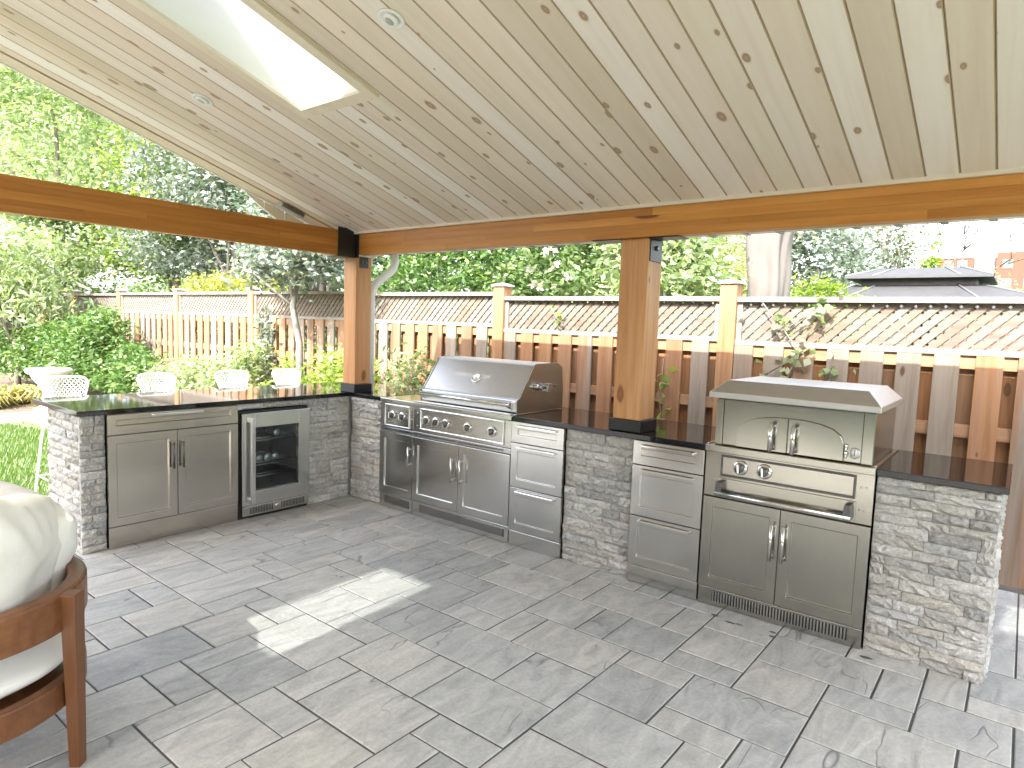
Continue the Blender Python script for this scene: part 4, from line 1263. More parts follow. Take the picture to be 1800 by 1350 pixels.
# ------------------------------------------------------------------ lounge chair
lc = empty('lounge_chair', (1.80, -3.01, 0), 'round backed teak lounge chair with cream cushions in the near corner', 'armchair')
CX, CY = 1.80, -3.01
def arc_band(r0, r1, z0, z1, a0, a1, n=40, round_end=True):
    vs = []; fs = []
    for i in range(n + 1):
        q = R(a0 + (a1 - a0) * i / n)
        for r_, z in ((r0, z0), (r1, z0), (r1, z1), (r0, z1)):
            vs.append((CX + r_ * math.cos(q), CY + r_ * math.sin(q), z))
    for i in range(n):
        for k in range(4):
            l = (k + 1) % 4
            fs.append((i * 4 + k, i * 4 + l, i * 4 + 4 + l, i * 4 + 4 + k))
    fs += [(3, 2, 1, 0), (n * 4, n * 4 + 1, n * 4 + 2, n * 4 + 3)]
    return MB().add(vs, fs, False)
arc_band(.335, .392, .470, .600, -75, 150).build('back_rail', M['teak'], lc, .010)
arc_band(.345, .385, .205, .300, -75, 150).build('seat_rail', M['teak'], lc, .008)
arc_band(.02, .344, .235, .262, -180, 180).build('seat_base', M['teak'], lc)
for q in (40, -52, 128, 218):
    c, s = math.cos(R(q)), math.sin(R(q))
    def LP(r_, t_, z): return (CX + c * r_ - s * t_, CY + s * r_ + c * t_, z)
    z1 = .598 if q != 218 else .30
    ra, rb = .386, .436
    vs = [LP(ra + .012, -.020, 0), LP(rb - .002, -.020, 0), LP(rb - .002, .020, 0), LP(ra + .012, .020, 0), LP(ra, -.027, z1), LP(rb, -.027, z1), LP(rb, .027, z1), LP(ra, .027, z1)]
    MB().add(vs, [(3, 2, 1, 0), (4, 5, 6, 7)] + [(k, (k + 1) % 4, 4 + (k + 1) % 4, 4 + k) for k in range(4)]).build('leg', M['teak_leg'], lc, .004)
def soft(name, par, center, size, rot, power=2.6, crease=.012, seed=1, mat=None):
    """plump cushion: superellipsoid with wrinkles"""
    r_ = random.Random(seed)
    bm = bmesh.new()
    bmesh.ops.create_uvsphere(bm, u_segments=72, v_segments=40, radius=1)
    mat3 = Matrix.Rotation(rot[2], 3, 'Z') @ Matrix.Rotation(rot[1], 3, 'Y') @ Matrix.Rotation(rot[0], 3, 'X')
    from mathutils import noise as mn
    off = Vector((seed * 7.3, seed * 3.1, 0))
    for v in bm.verts:
        p_ = v.co.copy()
        def f(t_, pw): return math.copysign(abs(t_) ** pw, t_)
        L = (abs(p_.x) ** power + abs(p_.y) ** power) ** (1 / power) if (p_.x or p_.y) else 1
        xy = math.hypot(p_.x, p_.y)
        k = xy / L if L else 1
        x, y = p_.x * k, p_.y * k
        e = max(abs(x), abs(y))
        z = f(p_.z, .8) * (1 - .35 * e ** 3)
        q = Vector((x, y, z))
        q += Vector((0, 0, 1)) * crease * 3 * mn.noise(q * 2.2 + off) * (1 - .4 * e)
        wr = abs(mn.noise(Vector((q.x * 5, q.y * 2, q.z * 3)) + off))
        q.z += crease * 3 * (wr - .3) * (1 if p_.z > 0 else -1)
        v.co = mat3 @ Vector((q.x * size[0], q.y * size[1], q.z * size[2])) + Vector(center) - root_loc(par)
    me = bpy.data.meshes.new(name); bm.to_mesh(me); bm.free()
    me.polygons.foreach_set('use_smooth', [True] * len(me.polygons))
    me.materials.append(mat or M['fabric'])
    o = bpy.data.objects.new(name, me); COL.objects.link(o); o.parent = par
    return o
soft('seat_cushion', lc, (CX, CY, .335), (.325, .325, .085), (0, 0, .3), 2.3, .006, 3)
from mathutils import noise as MN
def pillow(center, a, b, T, rot, seed, label):
    n = 46
    off = Vector((seed * 3.7, seed * 1.9, 0))
    mat3 = Matrix.Rotation(rot[2], 3, 'Z') @ Matrix.Rotation(rot[0], 3, 'X') @ Matrix.Rotation(rot[1], 3, 'Z')
    mb = MB()
    for side in (1, -1):
        vs = []
        for j in range(n + 1):
            for i in range(n + 1):
                u, v = math.sin((i / n - .5) * math.pi), math.sin((j / n - .5) * math.pi)
                x = u * a * math.sqrt(1 - .17 * v * v); y = v * b * math.sqrt(1 - .17 * u * u)
                e = (max(0, 1 - abs(u) ** 3.2) * max(0, 1 - abs(v) ** 3.2)) ** .5
                wr = MN.noise(Vector((u * 2.2, v * 2.2, side)) + off) * .10
                ang = math.atan2(abs(v), abs(u)); cr = abs(u * v)
                fold = math.sin(ang * 16 + seed) * cr * .16 + MN.noise(Vector((u * 6, v * 6, side * 2)) + off) * .035
                vs.append(mat3 @ Vector((x, y, side * T * e * (1 + wr + fold))) + Vector(center))
        W_ = n + 1
        fs = [(j * W_ + i, j * W_ + i + 1, (j + 1) * W_ + i + 1, (j + 1) * W_ + i) for j in range(n) for i in range(n)]
        mb.add(vs, fs if side > 0 else [f[::-1] for f in fs], True)
    o = mb.build('throw_pillow', M['fabric'], None, origin=center)
    return tag(o, label, 'pillow')
pillow((1.87, -2.89, .63), .275, .265, .135, (R(78), R(10), R(-38)), 2, 'large plump cream pillow leaning inside the round teak chair back')
pillow((1.62, -2.80, .60), .25, .25, .13, (R(72), R(-12), R(20)), 6, 'cream pillow behind the large one, at the picture edge of the teak chair')

# ------------------------------------------------------------------ foliage helpers
def leaf_quads(rg, P, size, aspect=.5, up=.35, jitter=.35, droop=0.0):
    """P (N,3) -> (N*4,3) diamond leaves with random attitude"""
    n = len(P)
    d = rg.normal(size=(n, 3)); d[:, 2] = d[:, 2] * .6 - droop
    d /= np.linalg.norm(d, axis=1)[:, None]
    u = rg.normal(size=(n, 3)); u[:, 2] += up * 3
    s = np.cross(d, u); s /= np.linalg.norm(s, axis=1)[:, None] + 1e-9
    nn = np.cross(s, d)
    L = size * rg.uniform(1 - jitter, 1 + jitter, n)[:, None]
    W_ = L * aspect * .5
    base = P; tip = P + d * L - nn * L * .08
    mid = P + d * L * .45 + nn * L * .06
    out = np.stack([base, mid + s * W_, tip, mid - s * W_], 1)
    return out.reshape(-1, 3)
def crown_pts(rg, blobs, n, clump=60, cr=.22, hollow=.5):
    """blobs: list of (center, radii); returns points clustered near the shells"""
    vol = np.array([b[1][0] * b[1][1] * b[1][2] for b in blobs]) ** .67
    vol /= vol.sum()
    out = []
    nc = max(1, n // clump)
    pick = rg.choice(len(blobs), nc, p=vol)
    for k in pick:
        c, r_ = np.array(blobs[k][0]), np.array(blobs[k][1])
        d = rg.normal(size=3); d /= np.linalg.norm(d)
        if d[2] < -.3: d[2] *= .6
        rr = hollow + (1 - hollow) * rg.random() ** .6
        cc = c + d * r_ * rr
        m = int(clump * rg.uniform(.5, 1.5))
        sc = cr * rg.uniform(.6, 1.3)
        out.append(cc + rg.normal(size=(m, 3)) * np.array([sc, sc, sc * .7]))
    return np.concatenate(out)
def limbs(mb, base, height, r0, targets, rg, lean=(0, 0), tmin=.35):
    b = Vector(base); top = b + Vector((lean[0], lean[1], height))
    pts = [b + (top - b) * t_ + Vector((rg.normal() * .03, rg.normal() * .03, 0)) * (1 if 0 < t_ < 1 else 0) * height * .5 for t_ in np.linspace(0, 1, 6)]
    mb.tube(pts, [r0 * (1.15 - .6 * i / 5) for i in range(6)], 8)
    for tg in targets:
        t_ = rg.uniform(tmin, .95)
        i = min(4, int(t_ * 5))
        st = pts[i].lerp(pts[i + 1], t_ * 5 - i)
        tg = Vector(tg)
        mid = st.lerp(tg, .5) + Vector((rg.normal() * .1, rg.normal() * .1, .12 * (tg - st).length))
        mb.tube([st, mid, tg], [r0 * .42, r0 * .28, r0 * .09], 6)
def tree(name, label, cat, base, blobs, n, leaf, mat, trunk=(2.0, .1), seed=1, bark='bark', clump=60, cr=.22, aspect=.5, hollow=.5, group=None, droop=0.0, nl=7, lean=(0, 0), crown='crown', stem='trunk', tmin=.35):
    rg = np.random.default_rng(seed)
    t = empty(name, base, label, cat, group)
    P = crown_pts(rg, blobs, n, clump, cr, hollow)
    np_mesh(crown, leaf_quads(rg, P, leaf, aspect, droop=droop), 4, M[mat], t)
    if trunk:
        mb = MB()
        tg = []
        for k in range(nl):
            b = blobs[k % len(blobs)]
            d = rg.normal(size=3); d /= np.linalg.norm(d); d[2] = abs(d[2]) * .7
            tg.append(np.array(b[0]) + d * np.array(b[1]) * .75)
        limbs(mb, base, trunk[0], trunk[1], tg, rg, lean, tmin)
        mb.build(stem, M[bark], t)
    return t
def blob(cx, cy, cz, rx, ry, rz): return ((cx, cy, cz), (rx, ry, rz))

# ---- trees behind the fence on the left
G1 = 'trees behind the left part of the fence'
tree('tree', 'tall mixed green tree rising at the far left behind the fence', 'tree', (-15.5, 2.6, -.05), [blob(-15.5, 2.6, 5.2, 2.6, 2.0, 2.8), blob(-16.6, 2.2, 3.0, 2.0, 1.6, 1.8), blob(-14.3, 3.0, 3.5, 1.5, 1.4, 1.7), blob(-15.2, 2.2, 7.4, 1.6, 1.5, 1.2)], 30000, .13, 'leaf_pale', (5.0, .16), 21, clump=70, cr=.28, group=G1)
tree('tree', 'yellowish bright green tree behind the fence under the gable', 'tree', (-12.6, 4.2, -.05), [blob(-12.6, 4.2, 4.5, 1.6, 1.4, 2.0), blob(-13.2, 4.0, 3.2, 1.4, 1.2, 1.3), blob(-11.9, 4.4, 5.8, 1.2, 1.2, 1.3)], 16000, .13, 'leaf_bright', (4.2, .13), 22, clump=70, cr=.26, group=G1)
tree('tree', 'dark grey green tree with leaning trunks above the fence', 'tree', (-9.6, 3.8, -.05), [blob(-9.6, 3.8, 4.6, 2.2, 1.6, 2.0), blob(-10.6, 3.5, 3.1, 1.5, 1.2, 1.1), blob(-8.3, 4.0, 3.9, 1.6, 1.3, 1.5), blob(-9.0, 3.6, 6.4, 1.6, 1.4, 1.4)], 26000, .12, 'leaf_grey', (3.4, .13), 23, clump=60, cr=.26, group=G1, lean=(.9, 0))
tree('tree', 'dense deep green tree behind the yellow leaved shrub', 'tree', (-7.0, 4.6, -.05), [blob(-7.0, 4.6, 3.6, 2.0, 1.5, 1.7), blob(-5.6, 4.9, 3.2, 1.6, 1.3, 1.4), blob(-6.6, 4.4, 5.2, 1.7, 1.4, 1.3)], 22000, .12, 'leaf_dark', (3.0, .13), 24, clump=60, cr=.25, group=G1)
tree('tree', 'mid green tree filling the gap left of the corner post', 'tree', (-5.6, 5.6, -.05), [blob(-5.6, 5.6, 5.0, 2.2, 1.6, 1.9), blob(-4.4, 5.4, 3.6, 1.6, 1.3, 1.4)], 18000, .13, 'leaf_mid', (3.6, .13), 25, clump=60, cr=.27, group=G1)
tree('tree', 'large pale leaved tree farthest back behind the left fence', 'tree', (-14.5, 9.5, -.05), [blob(-14.5, 9.5, 6.5, 3.6, 2.5, 3.4), blob(-10.5, 9.5, 6.6, 3.4, 2.5, 3.2), blob(-18.5, 8.0, 5.5, 3.4, 2.5, 3.6)], 36000, .17, 'leaf_mid', (6.0, .2), 26, clump=80, cr=.36, group=G1)
tree('tree', 'very tall green tree at the top left picture corner', 'tree', (-21.5, 5, -.05), [blob(-21.5, 5, 7.0, 3.6, 2.4, 3.6), blob(-25.5, 4.5, 7.5, 3.4, 2.4, 4.0), blob(-17.5, 6.5, 7.5, 3.0, 2.4, 3.0)], 42000, .16, 'leaf_pale', (7.0, .2), 50, clump=80, cr=.34, group=G1)
tree('shrub', 'rounded yellow leaved shrub standing just behind the fence', 'shrub', (-7.3, 2.7, -.05), [blob(-7.3, 2.7, 1.55, 1.35, .7, .80), blob(-8.2, 2.6, 1.4, .8, .6, .62), blob(-6.1, 2.7, 1.45, .9, .6, .75)], 13000, .085, 'leaf_yellow', (1.1, .05), 27, clump=40, cr=.14)
for x, y, z, lb, n, mt, sd in ((-14.6, 3.4, 1.7, 'dark bushy undergrowth behind the fence at the far left', 12000, 'leaf_mid', 71), (-11.6, 5.2, 1.9, 'shaded grey green undergrowth under the bright green tree', 11000, 'leaf_grey', 72),
                        (-8.8, 6.0, 1.9, 'deep green undergrowth behind the leaning trunks', 12000, 'leaf_dark', 73), (-4.6, 3.6, 1.6, 'dark undergrowth right of the yellow leaved shrub', 9000, 'leaf_dark', 74)):
    tree('shrub', lb, 'shrub', (x, y, -.05), [blob(x, y, z * .6, 1.7, .8, z * .62), blob(x + 1.1, y + .2, z * .5, 1.1, .7, z * .5), blob(x - 1.1, y - .1, z * .55, 1.1, .7, z * .5)], n, .11, mt, (1.0, .05), sd, clump=40, cr=.17)
# ---- in front of the fence, left
tree('shrub', 'drooping light green shrubby tree at the far left garden edge', 'shrub', (-10.5, .35, -.03), [blob(-10.6, .2, 2.35, 1.0, .8, .75), blob(-9.9, .5, 1.75, .6, .6, .45), blob(-11.4, -.2, 1.9, .9, .7, .7)], 5200, .19, 'leaf_pale', (1.5, .05), 28, clump=22, cr=.20, aspect=.24, droop=.7, nl=12)
tree('shrub', 'big rounded dark green shrub in front of the far fence corner', 'shrub', (-8.6, .75, -.03), [blob(-9.9, .7, .62, 1.3, .5, .60), blob(-8.2, .75, .62, 1.1, .45, .60), blob(-6.6, .8, .50, .9, .4, .48), blob(-7.6, .75, 1.15, .6, .4, .42), blob(-9.2, .75, 1.0, .8, .4, .40), blob(-11.2, .6, .6, 1.0, .5, .6)], 26000, .085, 'leaf_shrub', (.5, .04), 29, clump=45, cr=.12)
tree('garden_tree', 'small grey barked tree growing in front of the fence beside the corner post', 'tree', (-2.30, 1.02, -.03), [blob(-2.25, 1.0, 2.35, .75, .5, .40), blob(-2.9, 1.1, 2.15, .45, .4, .28), blob(-1.75, .95, 2.2, .5, .4, .38), blob(-2.3, 1.1, 2.8, .6, .5, .35)], 6500, .085, 'leaf_grey', (2.1, .052), 30, bark='bark_pale', clump=26, cr=.14, nl=8, tmin=.72)
tree('shrub', 'bushy green shrub along the fence behind the middle bar stools', 'shrub', (-4.3, .95, -.03), [blob(-4.6, .95, .50, .65, .35, .42), blob(-3.8, 1.0, .52, .5, .33, .48), blob(-5.4, .9, .45, .55, .35, .36), blob(-3.55, 1.05, .95, .22, .2, .25)], 7000, .075, 'leaf_pale', (.4, .02), 31, clump=36, cr=.10, aspect=.4)
tree('shrub', 'leafy green shrub behind the bar stool closest to the corner post', 'shrub', (-1.85, .95, -.03), [blob(-2.3, .95, .55, .40, .3, .45), blob(-1.5, .98, .62, .38, .28, .5), blob(-1.25, 1.05, .9, .22, .2, .25)], 4500, .085, 'leaf_bright', (.4, .02), 32, clump=30, cr=.10, aspect=.35)
tree('shrub', 'sparse twiggy plant climbing the fence between corner post and grill', 'shrub', (-.35, 1.2, -.03), [blob(-.55, 1.2, .85, .35, .16, .5), blob(-.2, 1.25, .75, .25, .14, .45)], 800, .085, 'leaf_pale', (.9, .012), 33, clump=9, cr=.08, aspect=.4, hollow=.1)
# ---- behind the fence, middle and right
G2 = 'flowering hedge behind the fence'
tree('hedge_shrub', 'dense green hedge shrub behind the fence next to the corner post', 'shrub', (-2.0, 3.3, -.05), [blob(-2.2, 3.3, 1.9, 1.1, .7, .95), blob(-1.0, 3.2, 1.95, .8, .7, .9), blob(-1.7, 3.4, 2.9, 1.1, .7, .6)], 13000, .085, 'leaf_shrub', (1.6, .05), 34, clump=40, cr=.15, group=G2)
rs = tree('hedge_shrub', 'green shrub with purple blossoms behind the fence above the grill', 'shrub', (.3, 3.0, -.05), [blob(.0, 3.0, 1.9, .8, .6, .95), blob(.75, 2.95, 1.9, .6, .55, .85), blob(.4, 3.1, 2.8, .9, .6, .5)], 11000, .08, 'leaf_mid', (1.6, .05), 35, clump=40, cr=.14, group=G2)
tree('hedge_shrub', 'pale leaved shrub behind the fence just left of the thick post', 'shrub', (1.55, 2.9, -.05), [blob(1.45, 2.9, 1.95, .65, .5, .85), blob(1.3, 3.0, 2.7, .6, .5, .5)], 8000, .09, 'leaf_pale', (1.6, .05), 36, clump=40, cr=.13, group=G2)
rgf = np.random.default_rng(77)
def flowers(par, pts, mat, s):
    P = []
    for c in pts:
        for k in range(7):
            P.append(np.array(c) + rgf.normal(size=3) * .018)
    np_mesh('blossom', leaf_quads(rgf, np.array(P), s, .9), 4, M[mat], par)
flowers(rs, [(.28, 2.38, 2.32), (.33, 2.40, 2.36), (.12, 2.42, 1.98), (.17, 2.42, 1.96), (.05, 2.45, 2.12), (.42, 2.42, 2.2), (.58, 2.42, 2.05)], 'purple', .07)
for k, (x, y, z, rx, rz, mt, lb, n, sd) in enumerate([(-.2, 7.5, 2.7, 1.0, 1.5, 'leaf_bamboo', 'light green feathery tree behind the fence right of the thick post', 11000, 41),
        (.5, 13.0, 3.2, 1.0, 1.5, 'leaf_grey', 'grey green round tree behind the covered parasol', 9000, 42),
        (-3.5, 9.0, 3.2, 2.6, 2.2, 'leaf_mid', 'mid green tree seen between corner post and thick post', 16000, 43)]):
    tree('tree', lb, 'tree', (x, y, -.05), [blob(x, y, z, rx, 1.4, rz), blob(x + rx * .6, y + .5, z - .5, rx * .6, 1.2, rz * .7), blob(x - rx * .5, y - .3, z + .6, rx * .6, 1.2, rz * .7)], n, .13, mt, (z, .12), sd, clump=50, cr=.25, aspect=.32 if k == 0 else .5)
tree('tree', 'thin airy tree with sparse leaves left of the gazebo roof', 'tree', (1.1, 19.0, -.05), [blob(.3, 19, 4.1, .9, 1.0, 1.5), blob(1.25, 19, 4.1, .5, 1.0, 1.3)], 2600, .14, 'leaf_airy', (4.0, .10), 44, clump=14, cr=.30, aspect=.5, hollow=.2, nl=16, bark='bark_pale')
tree('shrub', 'bright lime green rounded shrub beside the covered parasol', 'shrub', (2.35, 5.6, -.05), [blob(2.3, 5.6, 1.75, .40, .4, .55), blob(2.55, 5.65, 1.6, .35, .35, .45)], 6000, .065, 'leaf_lime', (1.2, .05), 45, clump=36, cr=.09)
tree('conifer', 'narrow bright green columnar conifer above the gazebo roof', 'tree', (3.18, 9.0, -.05), [blob(3.18, 9.0, .3 + k * .285, .26 * (1 - .085 * k), .26 * (1 - .085 * k), .36) for k in range(10)], 12000, .07, 'leaf_lime', (2.6, .06), 46, clump=30, cr=.06)
tree('conifer', 'small dark conifer just behind the fence right of the thick post', 'tree', (1.12, 4.0, -.05), [blob(1.12, 4.0, .6 + k * .25, .17 * (1 - .07 * k), .17 * (1 - .07 * k), .26) for k in range(8)], 3200, .05, 'leaf_dark', (1.8, .04), 47, clump=24, cr=.04)
pf = tree('shrub', 'low shrub with pale pink blossoms at the fence top beside the thick post', 'shrub', (.78, 3.2, -.05), [blob(.80, 3.0, 1.62, .30, .3, .32)], 1400, .06, 'leaf_pale', (1.2, .03), 48, clump=24, cr=.07)
flowers(pf, [(.72 + rgf.normal() * .1, 2.76 + rgf.normal() * .05, 1.93 + rgf.normal() * .05) for k in range(14)], 'pink', .05)
# bare tree at far right
bt = empty('bare_tree', (2.5, 22, -.05), 'almost leafless grey tree spreading branches in the sky above the brick flats', 'tree')
rg = np.random.default_rng(91)
mb = MB()
tips = []
def grow(p_, d, L, r_, lev):
    p_ = Vector(p_); d = Vector(d).normalized()
    q = p_ + d * L * .5 + Vector(rg.normal(size=3)) * L * .05
    e = p_ + d * L + Vector(rg.normal(size=3)) * L * .08
    mb.tube([p_, q, e], [r_, r_ * .82, r_ * .66], 6 if lev < 3 else 4)
    tips.append(e)
    if lev >= 5: return
    for k in range(4 if lev < 4 else 2):
        nd_ = (d + Vector(rg.normal(size=3)) * .42 + Vector((0, 0, .05))).normalized()
        grow(e if k else q.lerp(e, .8), nd_, L * rg.uniform(.62, .85), r_ * .62, lev + 1)
grow((2.2, 22, -.05), (.0, 0, 1), 3.0, .042, 0)
grow((2.2, 22, 2.9), (.8, .1, .75), 1.9, .03, 1)
bt.location = (2.2, 22, -.05)
mb.build('branches', M['bark'], bt)
P = np.array([t_ for t_ in tips for k in range(3)]) + rg.normal(size=(len(tips) * 3, 3)) * .15
np_mesh('leaf_sprays', leaf_quads(rg, P, .09, .5), 4, M['leaf_airy'], bt)

rg = np.random.default_rng(101)
P = crown_pts(rg, [blob(x, 17 + (k % 3), 1.8 + .5 * (k % 2), 2.6, 1.5, 2.2) for k, x in enumerate(range(-46, -2, 3))], 30000, 60, .4)
o = np_mesh('distant_trees', leaf_quads(rg, P, .26, .55), 4, M['leaf_mid'])
tag(o, kind='stuff')
# ---- climbers on the fence
def vine(label, paths, n, leaf, seed, mat='leaf_bright', spread=.06):
    rg = np.random.default_rng(seed)
    v_ = empty('climbing_vine', (paths[0][0][0], 1.42, 0), label, 'vine')
    mb = MB(); P = []
    for pa in paths:
        mb.tube(pa, .005, 5)
        a = np.array(pa)
        for k in range(n):
            i = rg.integers(0, len(a) - 1); t_ = rg.random()
            q = a[i] * (1 - t_) + a[i + 1] * t_ + rg.normal(size=3) * np.array([spread, .015, spread])
            q[1] = min(q[1], 1.425)
            P.append(q)
    mb.build('stem', M['bark'], v_)
    np_mesh('leaves', leaf_quads(rg, np.array(P), leaf, .8, up=.2), 4, M[mat], v_)
vine('green vine sprawling over the lattice above the pizza oven', [[(2.95, 1.425, 1.75), (3.05, 1.42, 1.62), (3.15, 1.42, 1.58), (3.26, 1.42, 1.66)], [(3.2, 1.42, .9), (3.16, 1.42, 1.2), (3.22, 1.41, 1.42), (3.12, 1.41, 1.55)], [(3.0, 1.42, 1.22), (3.15, 1.41, 1.32), (3.25, 1.41, 1.42)], [(3.42, 1.42, 1.2), (3.45, 1.42, 1.32)], [(3.3, 1.425, 1.70), (3.45, 1.425, 1.72)]], 17, .062, 61, 'leaf_pale', .05)
vine('thin leafy vine hanging on the fence right of the thick cedar post', [[(2.17, 1.41, .55), (2.2, 1.41, .8), (2.18, 1.41, 1.0), (2.20, 1.41, 1.3)]], 22, .075, 62, spread=.025)
vine('tangled green vine column on the fence near the small grey tree', [[(-3.7, 1.41, .2), (-3.65, 1.41, .8), (-3.72, 1.41, 1.4), (-3.66, 1.41, 1.55)], [(-3.55, 1.41, .2), (-3.6, 1.41, .9), (-3.5, 1.41, 1.4)], [(-3.9, 1.41, .2), (-3.85, 1.41, .7), (-3.8, 1.41, 1.5)]], 130, .085, 63, 'leaf_grey', .075)
vine('few vine leaves on the lattice behind the grill', [[(1.05, 1.425, 1.7), (1.12, 1.42, 1.6), (1.2, 1.42, 1.55)]], 10, .06, 64, spread=.03)

# ---- low golden plants by the urn, and lawn grass
def grass_clump(rg, base, n, L, spread, curl=.6):
    out = []
    for k in range(n):
        a = rg.random() * 2 * math.pi
        d = np.array([math.cos(a), math.sin(a), 0]); s = np.array([-d[1], d[0], 0])
        l = L * rg.uniform(.6, 1.15); w_ = l * .05
        b = np.array(base) + np.array([rg.normal() * spread, rg.normal() * spread, 0])
        up = rg.uniform(.5, 1.0)
        pts = [b, b + d * l * .18 + np.array([0, 0, l * .5 * up]), b + d * l * .48 + np.array([0, 0, l * .68 * up]), b + d * l * .85 + np.array([0, 0, l * (.68 * up - curl * .45)])]
        for i in range(3):
            wa, wb = w_ * (1, 1.1, .8)[i], w_ * (1.1, .8, .1)[i]
            out += [pts[i] - s * wa, pts[i] + s * wa, pts[i + 1] + s * wb, pts[i + 1] - s * wb]
    return out
rg = np.random.default_rng(12)
glab = ['golden arching grass clump at the left picture edge by the lawn', 'golden arching grass clump left of the stone urn', 'golden arching grass clump just behind the stone urn',
        'golden arching grass clump right of the stone urn', 'golden arching grass clump farthest right of the urn by the fence']
for i, (x, y) in enumerate(((-8.2, -1.35), (-8.0, -.75), (-8.3, -.15), (-6.5, .12), (-5.7, .30))):
    t = empty('grass_clump', (x, y, -.03), glab[i], 'ornamental grass', 'golden grass clumps edging the bed')
    out = []
    for k in range(5): out += grass_clump(rg, (x + rg.normal() * .18, y + rg.normal() * .16, -.03), 55, .42, .05)
    np_mesh('blades', np.array(out), 4, M['hosta'], t)
rg = np.random.default_rng(13)
N = 90000
xy = np.stack([rg.uniform(-6.4, -1.74, N), rg.uniform(-4.5, -.15, N)], 1)
keep = (xy[:, 1] < -.25 - .10 * (-1.7 - xy[:, 0])) & ~((xy[:, 0] < -6.1) & (xy[:, 1] > -2.2))
xy = xy[keep]; N = len(xy)
a = rg.uniform(0, 2 * np.pi, N); h = rg.uniform(.025, .06, N)
d = np.stack([np.cos(a), np.sin(a)], 1)
B = np.c_[xy, np.full(N, -.03)]
s_ = np.c_[-d[:, 1], d[:, 0], np.zeros(N)] * .0035
tip = B + np.c_[d * (h * .6)[:, None], h]
o = np_mesh('grass', np.stack([B - s_, B + s_, tip], 1).reshape(-1, 3), 3, M['grass'])
tag(o, kind='stuff')

# ---- stone urn
ur = empty('stone_urn', (-6.98, -.16, -.02), 'pale cast stone urn on a pedestal at the lawn edge', 'urn')
MB().lathe([(.20, 0), (.20, .05), (.14, .07), (.10, .13), (.09, .30), (.11, .36), (.14, .40)], (-6.98, -.16, -.02), seg=24).build('pedestal', M['urn'], ur)
MB().lathe([(.11, .38), (.17, .44), (.22, .52), (.235, .56), (.28, .58), (.30, .61), (.30, .635), (.275, .65), (.24, .64), (.21, .56), (.001, .54)], (-6.98, -.16, -.02), seg=32).build('bowl', M['urn'], ur)

# ---- covered parasol behind the fence
um = empty('covered_parasol', (2.16, 4.0, -.05), 'closed garden parasol in a beige cover standing behind the fence', 'parasol')
rg = np.random.default_rng(5)
vs = []; fs = []
zs = np.linspace(1.2, 3.1, 26); K = 36
ph = rg.uniform(0, 6.28, 8)
for i, z in enumerate(zs):
    t_ = (z - 1.2) / 1.9
    r0 = .165 + .085 * t_
    for k in range(K):
        q = 2 * math.pi * k / K
        f = 1 + .15 * math.sin(5 * q + ph[0] + 1.8 * t_) + .09 * math.sin(9 * q + ph[1] - 3 * t_) + .035 * math.sin(13 * z + 2 * q + ph[2]) * (1 - t_)
        vs.append((2.16 + r0 * f * math.cos(q) + .015 * math.sin(7 * z), 4.0 + r0 * f * math.sin(q), z))
for i in range(len(zs) - 1):
    for k in range(K):
        l = (k + 1) % K
        fs.append((i * K + k, i * K + l, (i + 1) * K + l, (i + 1) * K + k))
fs += [tuple(range(K - 1, -1, -1)), tuple((len(zs) - 1) * K + k for k in range(K))]
MB().add(vs, fs, True).build('cover', M['cover'], um)
MB().tube([(2.16, 4.0, -.05), (2.16, 4.0, 1.25)], .03, 10).build('pole', M['dark_steel'], um)

# ---- hard top gazebo
gz = empty('garden_gazebo', (3.3, 7.3, -.05), 'grey metal two tier hipped gazebo roof seen over the fence', 'gazebo')
def hip(mb, x0, x1, y0, y1, z0, a0, a1, c0, c1, z1, th=.05):
    vs = [(x0, y0, z0), (x1, y0, z0), (x1, y1, z0), (x0, y1, z0), (x0, y0, z0 + th), (x1, y0, z0 + th), (x1, y1, z0 + th), (x0, y1, z0 + th), (a0, c0, z1), (a1, c0, z1), (a1, c1, z1), (a0, c1, z1)]
    mb.add(vs, [(3, 2, 1, 0), (8, 9, 10, 11)] + [(k, (k + 1) % 4, 4 + (k + 1) % 4, 4 + k) for k in range(4)] + [(4 + k, 4 + (k + 1) % 4, 8 + (k + 1) % 4, 8 + k) for k in range(4)])
GX, GY = 3.26, 7.35
mb = MB(); hip(mb, GX - 1.75, GX + 1.75, GY - 1.45, GY + 1.45, 1.90, GX - .70, GX + .70, GY - .60, GY + .60, 2.25)
mb.build('lower_roof', M['gz_metal'], gz)
mb = MB(); hip(mb, GX - .84, GX + .84, GY - .78, GY + .78, 2.335, GX - .46, GX + .46, GY - .34, GY + .34, 2.50, .03)
up = mb.build('upper_roof', M['gz_metal'], gz)
mb = MB(); mb.box(GX - .66, GX + .66, GY - .56, GY + .56, 2.24, 2.334); mb.build('roof_vent', M['gz_frame'], gz)
mb = MB()
for fx in (-.33, .33):
    mb.tube([(GX + fx * 2.6, GY - 1.44, 1.955), (GX + fx * 1.4, GY - .62, 2.253)], .014, 6)
    mb.tube([(GX + fx * 1.5, GY - .775, 2.37), (GX + fx * .9, GY - .345, 2.505)], .010, 6)
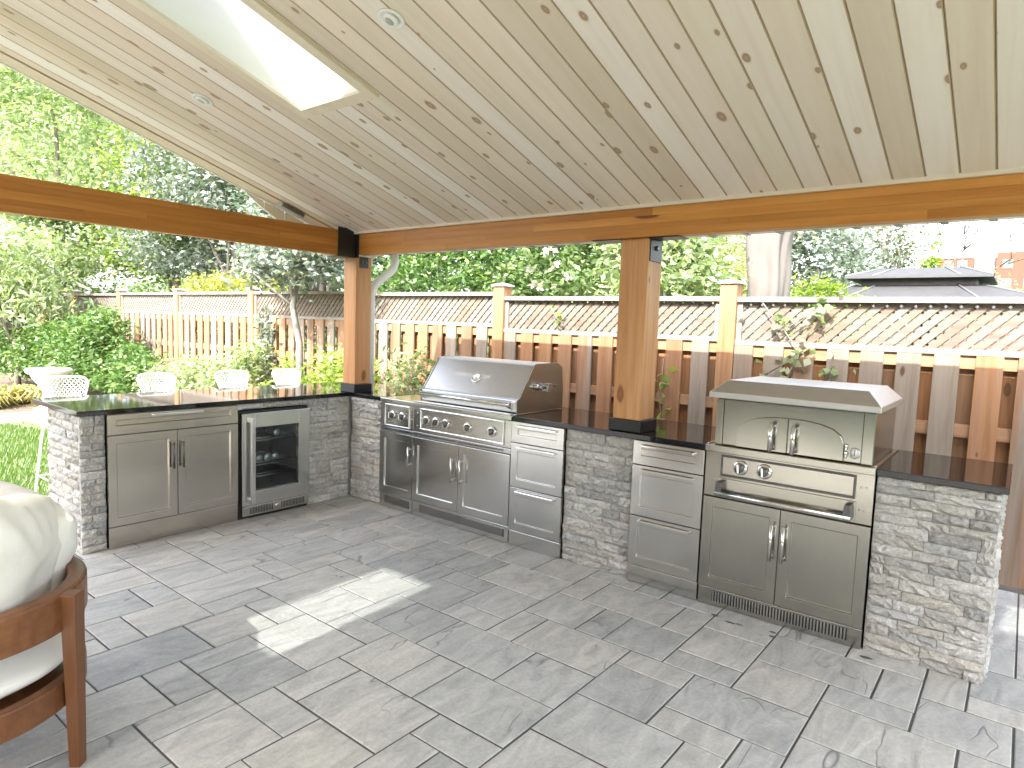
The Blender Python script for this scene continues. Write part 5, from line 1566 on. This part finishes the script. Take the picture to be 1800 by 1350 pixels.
for sx in (-1, 1):
    mb.tube([(GX + sx * 1.74, GY - 1.44, 1.955), (GX + sx * .7, GY - .6, 2.253)], .016, 6)
    mb.tube([(GX + sx * .835, GY - .775, 2.37), (GX + sx * .46, GY - .34, 2.505)], .014, 6)
mb.build('roof_seam', M['gz_seam'], gz)
for sx in (-1, 1):
    for sy in (-1, 1):
        box('post', M['gz_frame'], gz, GX + sx * 1.55 - .05, GX + sx * 1.55 + .05, GY + sy * 1.25 - .05, GY + sy * 1.25 + .05, -.05, 1.86)

# ---- apartment building far off
ab = empty('apartment_building', (0, 112, -.05), 'far salmon brick apartment block with rows of windows and white balconies', 'building')
def bwall(name, mat, x0, x1, y0, y1, z0, z1): return box(name, mat, ab, x0, x1, y0, y1, z0, z1)
w1 = bwall('wall', M['brickwall'], -6.2, -2.2, 106, 120, -.05, 12.9)
w2 = bwall('balcony_wing', M['concrete'], -2.2, .3, 107, 120, -.05, 13.1)
w3 = bwall('wall', M['brickwall'], .3, 22, 106, 120, -.05, 13.6)
bwall('parapet', M['concrete'], -6.3, -2.25, 105.9, 106.3, 12.9, 13.05)
bwall('parapet', M['concrete'], 6.5, 22, 105.9, 106.3, 13.6, 13.75)
for fl in range(5):
    z = 1.2 + fl * 2.55
    for x in (-5.6, -4.0, 1.0, 3.4, 5.8, 8.2):
        if z + 1.5 < (12.9 if x < 0 else 13.6):
            f_ = box('window', M['concrete'], ab, x - .06, x + 1.12, 105.92, 106.0, z, z + 1.25)
            for q in range(3): box('window_pane', M['window'], f_, x + q * .36, x + q * .36 + .31, 105.88, 105.92, z + .1, z + 1.15)
    box('balcony', M['concrete'], ab, -2.1, .2, 105.6, 107.0, z - .5, z + .5)
    box('balcony_door', M['window'], ab, -2.0, .1, 106.93, 106.995, z + .55, z + 1.75)
mb = MB()
for x in (-4, -2.5, -1.0): mb.tube([(x, 110, 12.9), (x, 110, 14.4)], .05, 5)
mb.build('roof_mast', M['dark_steel'], ab)
tree('tree', 'leafy street tree in front of the far brick flats', 'tree', (2.7, 30, -.05), [blob(2.5, 30, 3.7, .7, .8, .8), blob(3.2, 30, 3.2, .8, .8, .7)], 1500, .16, 'leaf_pale', (3.0, .12), 49, clump=30, cr=.35)
